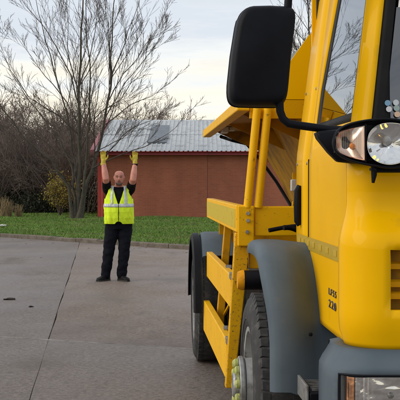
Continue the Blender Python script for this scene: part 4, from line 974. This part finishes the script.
for s in (-1, 1):
    wheel(s * 1.205, FV, s, 'front_wheel', .045)
    wheel(s * 1.33, RV, s, 'rear_wheel', .0, dual=True)
    wheel(s * 1.01, RV, s, 'inner_rear_wheel', .0, dual=True)
    # front wheel arch
    rings = []
    for k in range(25):
        a = R(1 + 103 * k / 24); ca, sa = math.cos(a), math.sin(a)
        up_ = max(0, sa); cv, cz = FV, .52
        pe = .62; cp_, sp_ = math.copysign(abs(ca) ** pe, ca), abs(sa) ** pe
        def pt(r_v, r_z, u): return (s * u, cv - (cp_ if sa > 0 else math.copysign(1, ca)) * r_v, cz + (sp_ * r_z if sa > 0 else sa * .6))
        w_ = 1.145 + .035 * sm(sa, .2, .9); rv, rz2 = .64, .765
        def pb(u, d=0):
            k = sm(u, .84, 1.06); pe2 = 1.15 + (.62 - 1.15) * k; c2, s2 = math.copysign(abs(ca) ** pe2, ca), abs(sa) ** pe2
            return (s * u, cv - (c2 if sa > 0 else math.copysign(1, ca)) * (rv - d - .03 * (1 - k)), cz + (s2 * (rz2 - d - .015 * (1 - k)) if sa > 0 else sa * .6))
        rings.append([pb(.62), pb(.80), pb(.89), pb(.93), pb(.97), pb(1.01), pb(1.05), pt(rv, rz2, w_ - .055), pt(rv - .006, rz2 - .006, w_ - .025), pt(rv - .024, rz2 - .024, w_ - .006), pt(rv - .055, rz2 - .055, w_), pt(rv - .075, rz2 - .075, w_ - .004), pt(rv - .07, rz2 - .07, w_ - .02), pt(rv - .035, rz2 - .035, w_ - .06), pb(1.05, .03), pb(.97, .03), pb(.89, .03), pb(.62, .03)])
    arch = MB().loft(rings).build('front_wheel_arch', 'grey', truck, smooth=50)
    for (v, z) in ((.72, 1.0),): MB().lathe([(0, .010), (-.006, .009), (-.008, .001)], (s * .95, FV - .62, .86), 'Y', 12).build('fixing_stud', 'black', arch)
    # inner wheel housing, dark
    MB().loft([[(s * .45, FV - math.cos(a) * .52, .5 + math.sin(a) * .60), (s * 1.02, FV - math.cos(a) * .52, .5 + math.sin(a) * .60), (s * 1.02, FV - math.cos(a) * .505, .5 + math.sin(a) * .585), (s * .45, FV - math.cos(a) * .505, .5 + math.sin(a) * .585)] for a in np.linspace(R(-10), R(190), 20)]).build('wheel_housing', 'dark', truck, smooth=40)
    # rear mudguard with bright edge bead
    mg = MB().loft([[(s * u, RV - math.cos(a) * r_, .5 + math.sin(a) * r_) for u, r_ in ((.72, .655), (1.225, .655), (1.26, .645), (1.275, .60), (1.27, .60), (1.253, .637), (1.22, .645), (.72, .645))] for a in np.linspace(R(46), R(178), 30)]).build('rear_mudguard', 'grey', truck, smooth=50)
    MB().tube([(s * 1.273, RV - math.cos(a) * .605, .5 + math.sin(a) * .605) for a in np.linspace(R(5), R(178), 30)], .009, 6).build('edge_bead', 'grey', mg)
    MB().loft([[(s * u, RV - math.cos(a) * r_, .5 + math.sin(a) * r_) for u, r_ in ((1.282, .645), (1.335, .64), (1.350, .60), (1.345, .585), (1.33, .625), (1.282, .63))] for a in np.linspace(R(0), R(178), 30)]).build('rubber_edge', 'black', mg, smooth=50)
# ---------- bumper with lower headlamps
BZ0, BZ1 = .38, .905
def brow(z):
    f = sm(z, .80, .905); pts = []
    h_, vf_, r_ = .985 - .05 * f, -.155 + .05 * f, .16
    base = [(-h_, .22), (-h_, .10)] + [(-(h_ - r_) - r_ * math.cos(w), vf_ + r_ - r_ * math.sin(w)) for w in np.linspace(0, math.pi / 2, 8)] + [(-.74, vf_ - .006), (-.60, vf_ - .014), (-.45, vf_ - .02), (-.2, vf_ - .028), (0, vf_ - .03)]
    return [(u, v, z) for u, v in base] + [(-u, v, z) for u, v in base[:-1][::-1]]
BZ = [.38, .42, .50, .56, .64, .72, .775, .81, .84, .865, .885, .90, .905]
P = [brow(z) for z in BZ]; ncb = len(P[0])
HL0, HL1 = 5, 12
def bskip(i, j): return .56 <= BZ[i] < .81 and (HL0 <= j < HL1 or HL0 <= ncb - 2 - j < HL1)
inn = [(u * .90, v + .09, BZ1 + .002) for u, v, z in brow(BZ1)]
o = orient(MB().grid(P + [inn], bskip).build('bumper', 'grey', truck, smooth=40), Vector((0, .3, .6))); q = o.modifiers.new('solid', 'SOLIDIFY'); q.thickness = .03; q.offset = -1
bumper = o
for s in (-1, 1):
    hl = empty('main_headlamp', parent=truck)
    rows = [[(p[0] * (-s), p[1], p[2]) for p in brow(z)[HL0:HL1 + 1]] for z in (.562, .60, .64, .68, .72, .76, .806)]
    def off(rw, d): return [[(x * (1 - d * .25), y + d, z) for x, y, z in r_] for r_ in rw]
    MB().grid(off(rows, .085)).build('lamp_back', 'black', hl, smooth=40)
    B = []; rf = random.Random(3); ob = off(rows, .055)
    for a in range(61):
        fi = a / 60 * (len(ob) - 1); i = min(int(fi), len(ob) - 2); rw = []
        for c in range(61):
            fk = c / 60 * (len(ob[0]) - 1); k = min(int(fk), len(ob[0]) - 2); q = Vector(ob[i][k]).lerp(Vector(ob[i][k + 1]), fk - k).lerp(Vector(ob[i + 1][k]).lerp(Vector(ob[i + 1][k + 1]), fk - k), fi - i)
            rw.append((q.x, q.y + rf.uniform(-.0005, .0005) - .016 * abs(math.sin(fk * .9 + .5)) + .0016 * math.sin(c * 2 * math.pi / 4) + .0009 * math.sin(a * 2 * math.pi / 23 + c * .3) + .0010 * mnoise.noise((a * .21, c * .21, 0)), q.z))
        B.append(rw)
    MB().grid([r_[:17] for r_ in B]).build('indicator_reflector', 'amber_reflector', hl, smooth=75); MB().grid([r_[17:] for r_ in B]).build('reflector', 'chrome', hl, smooth=75)
    k6 = rows[3][5]; MB().lathe([(-.016, .001), (-.014, .010), (-.006, .014), (.012, .014)], (k6[0], k6[1] + .045, .72), 'Y', 16).build('bulb_shield', 'steel', hl)
    MB().grid(off(rows, .006)).build('lens', 'lens', hl, smooth=40)
    # rubber surround
    per = [tuple(p) for p in off(rows, .003)[0]] + [tuple(r_[-1]) for r_ in off(rows, .003)[1:-1]] + [tuple(p) for p in off(rows, .003)[-1]][::-1] + [tuple(r_[0]) for r_ in off(rows, .003)[1:-1]][::-1]
    MB().tube(per + per[:2], .006, 6).build('surround', 'black', hl)
    # boarding step behind the bumper corner
    st = empty('boarding_step', parent=truck)
    MB().box(min(s * .70, s * 1.02), max(s * .70, s * 1.02), .26, .54, .62, .66).build('step_tray', 'black', st, bevel=.008)
    for k in range(6): MB().box(min(s * .72, s * 1.005), max(s * .72, s * 1.005), .285 + k * .042, .297 + k * .042, .661, .672).build('tread_bar', 'steel', st, smooth=0)
    MB().box(min(s * 1.022, s * 1.034), max(s * 1.022, s * 1.034), .26, .54, .60, .69).build('step_edge', 'steel', st, smooth=0, bevel=.003)
    MB().tube([(s * .93, .26, .60), (s * .93, .22, .90)], .012, 8).build('step_stay', 'black', st)
MB().box(-.80, .80, .02, .30, .42, .88).build('front_crossmember', 'dark', truck, smooth=0)
# ---------- chassis
for s in (-1, 1): MB().box(s * .43 - .04, s * .43 + .04, .32, 6.6, .72, .98).build('chassis_rail', 'dark', truck, smooth=0, bevel=.01)
for v in (.5, 2.2, 3.4, 4.4, 5.9): MB().box(-.388, .388, v - .05, v + .05, .75, .95).build('chassis_crossmember', 'dark', truck, smooth=0)
MB().tube([(-1.0, FV, .50), (-.5, FV, .42), (.5, FV, .42), (1.0, FV, .50)], .06, 10).build('front_axle', 'dark', truck)
MB().lathe([(-1.0, .08), (-.25, .09), (-.2, .2), (.2, .2), (.25, .09), (1.0, .08)], (0, RV, .50), 'X', 20).build('rear_axle', 'dark', truck)
MB().box(-.95, -.50, 3.0, 4.1, .45, .95).build('fuel_tank', 'dark', truck, bevel=.06)
MB().box(.50, .95, 2.4, 4.1, .45, .95).build('battery_box', 'dark', truck, bevel=.04)
MB().box(-.385, .385, .7, 1.9, .55, 1.02).build('gearbox', 'dark', truck, bevel=.05)
MB().box(-.9, .9, 2.05, 6.4, .99, 1.10).build('subframe', 'dark', truck, smooth=0)

# ---------- side guard frame
FV0, FV1 = 2.20, 4.60
for s in (-1, 1):
    def U(z): return 1.18 + .07 * (1.45 - z) / 1.1            # leans outwards to the foot
    gf = empty('side_guard', parent=truck)
    def beam(name, z0, z1, va, vb, th, m='yellow_frame', du=0.0):
        ua, ub = U((z0 + z1) / 2) + du, U((z0 + z1) / 2) + du + .02
        return MB().hexa([(s * ua, va, z0), (s * (ua - th), va, z0), (s * (ub - th), vb, z0), (s * ub, vb, z0), (s * ua, va, z1), (s * (ua - th), va, z1), (s * (ub - th), vb, z1), (s * ub, vb, z1)]).build(name, m, gf, smooth=0, bevel=.006)
    tr = beam('top_rail', 1.285, 1.455, FV0 + .004, FV1 + .5, .06)
    ub = U(1.37)
    MB().hexa([(s * (ub + .0005), FV0 + .06, 1.31), (s * (ub + .0035), FV0 + .06, 1.31), (s * (ub + .0235), FV1 + .45, 1.31), (s * (ub + .0205), FV1 + .45, 1.31), (s * (ub + .0005), FV0 + .06, 1.43), (s * (ub + .0035), FV0 + .06, 1.43), (s * (ub + .0235), FV1 + .45, 1.43), (s * (ub + .0205), FV1 + .45, 1.43)]).build('reflective_strip', 'lime_tape', tr, smooth=0)
    beam('middle_rail', .80, 1.01, FV0 + .09, FV1, .05)
    beam('bottom_rail', .345, .60, FV0 + .09, FV1, .05)
    # front post: tapering plate box
    MB().hexa([(s * U(.31), FV0, .31), (s * (U(.31) - .055), FV0, .31), (s * (U(.31) - .055), FV0 + .08, .31), (s * U(.31), FV0 + .08, .31), (s * U(1.28), FV0, 1.282), (s * (U(1.28) - .10), FV0, 1.282), (s * (U(1.28) - .10), FV0 + .08, 1.282), (s * U(1.28), FV0 + .08, 1.282)]).build('front_post', 'yellow_worn', gf, smooth=0, bevel=.006)
    hd = MB().box(min(s * 1.075, s * 1.178), max(s * 1.075, s * 1.178), FV0 - .03, FV0, 1.20, 1.452).build('post_head', 'yellow_frame', gf, smooth=0, bevel=.008)
    for (u, z) in ((1.115, 1.405), (1.115, 1.36), (1.12, 1.29)): MB().lathe([(-.012, .001), (-.012, .012), (0, .013)], (s * u, FV0 - .031, z), 'Y', 6).build('bolt', 'steel', hd, smooth=0)
    MB().hexa([(s * 1.20, FV1 - .55, .34), (s * 1.14, FV1 - .55, .34), (s * 1.14, FV1 - .47, .34), (s * 1.20, FV1 - .47, .34), (s * 1.12, FV1 - .55, 1.282), (s * 1.06, FV1 - .55, 1.282), (s * 1.06, FV1 - .47, 1.282), (s * 1.12, FV1 - .47, 1.282)]).build('rear_post', 'hopper', gf, smooth=0, bevel=.006)
    MB().tube([(s * 1.13, FV1 - .6, .55), (s * 1.0, 3.4, .95)], .012, 6).build('brace', 'hopper', gf)
    for zz, vv in ((.98, 2.9), (.58, 2.75)):
        MB().lathe([(-.02, .02), (.02, .02)], (s * (U(zz) - .03), vv, zz + .03), 'X', 10).build('bolt', 'steel', gf)
    # brackets at the near ends of the rails
    for (z0, z1) in ((.93, 1.012), (.53, .602)):
        MB().box(min(s * (U(z0) - .06), s * (U(z0) + .004)), max(s * (U(z0) - .06), s * (U(z0) + .004)), FV0 + .082, FV0 + .17, z1 - .03, z1 + .012).build('rail_clip', 'steel', gf, smooth=0, bevel=.003)
    MB().box(min(s * .50, s * 1.06), max(s * .50, s * 1.06), FV1 - .54, FV1 - .48, 1.12, 1.19).build('outrigger', 'hopper', gf, smooth=0)
    # gantry tubes from the frame up to the hopper rim
    for du in (0, .066): MB().tube([(s * (1.116 - du), FV0 - .01, 1.44), (s * (1.054 - du), FV0 + .0, 2.06)], .026, 16).build('support_tube', 'yellow_frame', truck)
    # transverse roller with orange cap
    MB().lathe([(s * -1.10 if False else s * 1.19, .001), (s * 1.19, .052), (s * 1.165, .062), (s * 1.15, .062)], (0, FV0 - .14, 1.0), 'X', 24).build('end_cap', 'orangecap', truck)
    MB().lathe([(s * 1.149, .060), (s * .70, .060)], (0, FV0 - .14, 1.0), 'X', 24).build('air_reservoir', 'black', truck)
    MB().box(min(s * .72, s * 1.10), max(s * .72, s * 1.10), FV0 + .03, FV0 + .10, 1.055, 1.195).build('lower_tray', 'hopper', truck, smooth=0, bevel=.006)
    MB().tube([(s * (.62 + .30 * f), 1.95 + .1 * (1 - f), 1.335 - .03 * math.sin(f * 2.6) + .012 * math.sin(f * 9)) for f in np.linspace(0, 1, 16)], .016, 10).tube([(s * (.62 + .38 * f), 2.03 + .1 * (1 - f), 1.31 + .02 * math.sin(f * 3.4)) for f in np.linspace(0, 1, 16)], .013, 10).build('hose', 'black', truck)
MB().box(-1.07, 1.07, FV0 - .012, FV0 + .06, 1.262, 1.448).build('front_crossbeam', 'yellow_frame', truck, smooth=0, bevel=.008)
for v in (3.4, 5.0): MB().box(-1.1, 1.1, v, v + .06, 1.11, 1.28).build('platform_crossbeam', 'hopper', truck, smooth=0)

# ---------- hopper
HV0, HV1 = 2.24, 6.25
hop = empty('hopper', parent=truck)
for s in (-1, 1):
    MB().box(min(s * 1.10, s * 1.18), max(s * 1.10, s * 1.18), HV0 - .03, HV1, 2.045, 2.115).build('rim_rail', 'yellow_frame', hop, smooth=0, bevel=.008)
    # flat ledge then the sloping wall
    MB().loft([[(s * 1.098, v, 2.098), (s * .69, v, 2.098), (s * .41, v, 1.62), (s * .22, v, 1.22), (s * .20, v, 1.22), (s * .39, v, 1.63), (s * .67, v, 2.112), (s * 1.098, v, 2.112)] for v in (HV0 + .04, HV1 - .002)]).build('side_wall', 'hopper_shade_grime', hop, smooth=0)
    for v in (3.3, 4.7, 6.1):
        MB().prism([(s * 1.06, v, 2.096), (s * .692, v, 2.096), (s * .56, v, 1.875)], (0, .02, 0)).build('gusset', 'hopper_shade_grime', hop, smooth=0)
    MB().tube([(s * 1.02, HV1 - .3, 2.04), (s * .9, HV1 + .01, 2.02), (s * .74, HV1 + .012, 1.98), (s * .60, HV1 + .012, 1.82), (s * .44, HV1 + .012, 1.60), (s * .36, HV1 - .08, 1.45), (s * .27, HV1 - .3, 1.26), (s * .2, HV1 - .5, 1.15)], .017, 8).build('hose', 'black', hop)
    lamp = MB().box(min(s * 1.01, s * 1.07), max(s * 1.01, s * 1.07), 5.1, 5.3, 2.04, 2.095).build('work_lamp', 'white', hop, bevel=.006)
    MB().box(min(s * .95, s * 1.0), max(s * .95, s * 1.0), 5.14, 5.25, 2.06, 2.094).build('lamp_cable_box', 'white', lamp, bevel=.004)
    mk = MB().box(min(s * .60, s * .655), max(s * .60, s * .655), 3.58, 3.63, 1.53, 1.62).build('marker_lamp', 'white', hop, bevel=.008)
    MB().box(min(s * .615, s * .64), max(s * .615, s * .64), 3.60, 3.62, 1.62, 1.67).build('lamp_bracket', 'yellow_frame', mk, smooth=0)
    # hopper legs
    for v, k_ in ((2.75, 0), (6.0, .24)): MB().hexa([(s * (.60 - k_), v, 1.10), (s * (.54 - k_), v, 1.10), (s * (.54 - k_), v + .06, 1.10), (s * (.60 - k_), v + .06, 1.10), (s * (.50 - k_), v, 1.72), (s * (.44 - k_), v, 1.72), (s * (.44 - k_), v + .06, 1.72), (s * (.50 - k_), v + .06, 1.72)]).build('hopper_leg', 'yellow_frame', hop, smooth=0)
# front: upright headboard above, face leaning back below
prof = [(-1.18, 2.117), (-.86, 2.335), (-.735, 2.51), (-.60, 2.66), (0, 2.80), (.60, 2.66), (.735, 2.51), (.86, 2.335), (1.18, 2.117)]
MB().prism([(u, HV0 - .03, z) for u, z in prof], (0, .03, 0)).build('headboard', 'yellow', hop, smooth=0)
MB().prism([(u, HV1 - .03, z) for u, z in prof], (0, .03, 0)).build('tailboard', 'hopper', hop, smooth=0)
MB().hexa([(-1.097, HV0 + .0, 2.0), (1.097, HV0, 2.0), (1.097, HV0 + .04, 2.0), (-1.097, HV0 + .04, 2.0), (-1.097, HV0 - .028, 2.114), (1.097, HV0 - .028, 2.114), (1.097, HV0 + .04, 2.114), (-1.097, HV0 + .04, 2.114)]).build('front_rim', 'yellow_frame', hop, smooth=0)
MB().hexa([(-.69, HV0 + .05, 2.09), (.69, HV0 + .05, 2.09), (.69, HV0 + .075, 2.09), (-.69, HV0 + .075, 2.09), (-.41, HV0 + .55, 1.62), (.41, HV0 + .55, 1.62), (.41, HV0 + .575, 1.62), (-.41, HV0 + .575, 1.62)]).build('front_wall', 'hopper_shade_grime', hop, smooth=0)
MB().hexa([(-.41, HV0 + .55, 1.62), (.41, HV0 + .55, 1.62), (.41, HV0 + .575, 1.62), (-.41, HV0 + .575, 1.62), (-.22, HV0 + .8, 1.22), (.22, HV0 + .8, 1.22), (.22, HV0 + .825, 1.22), (-.22, HV0 + .825, 1.22)]).build('front_wall', 'hopper_shade_grime', hop, smooth=0)
M['tarp'] = mat('grey_green_tarpaulin', (.12, .13, .11), (.16, .17, .14), 3, .7, bump=.2, bscale=6)
MB().loft([[(u * .96, v, max(2.135, z - .03) - .02 * math.sin((v - HV0) * 3.1) ** 2 * (1 - abs(u))) for u, z in prof] for v in np.linspace(HV0 + .002, HV1 - .035, 24)]).build('cover_sheet', 'tarp', hop, smooth=40)
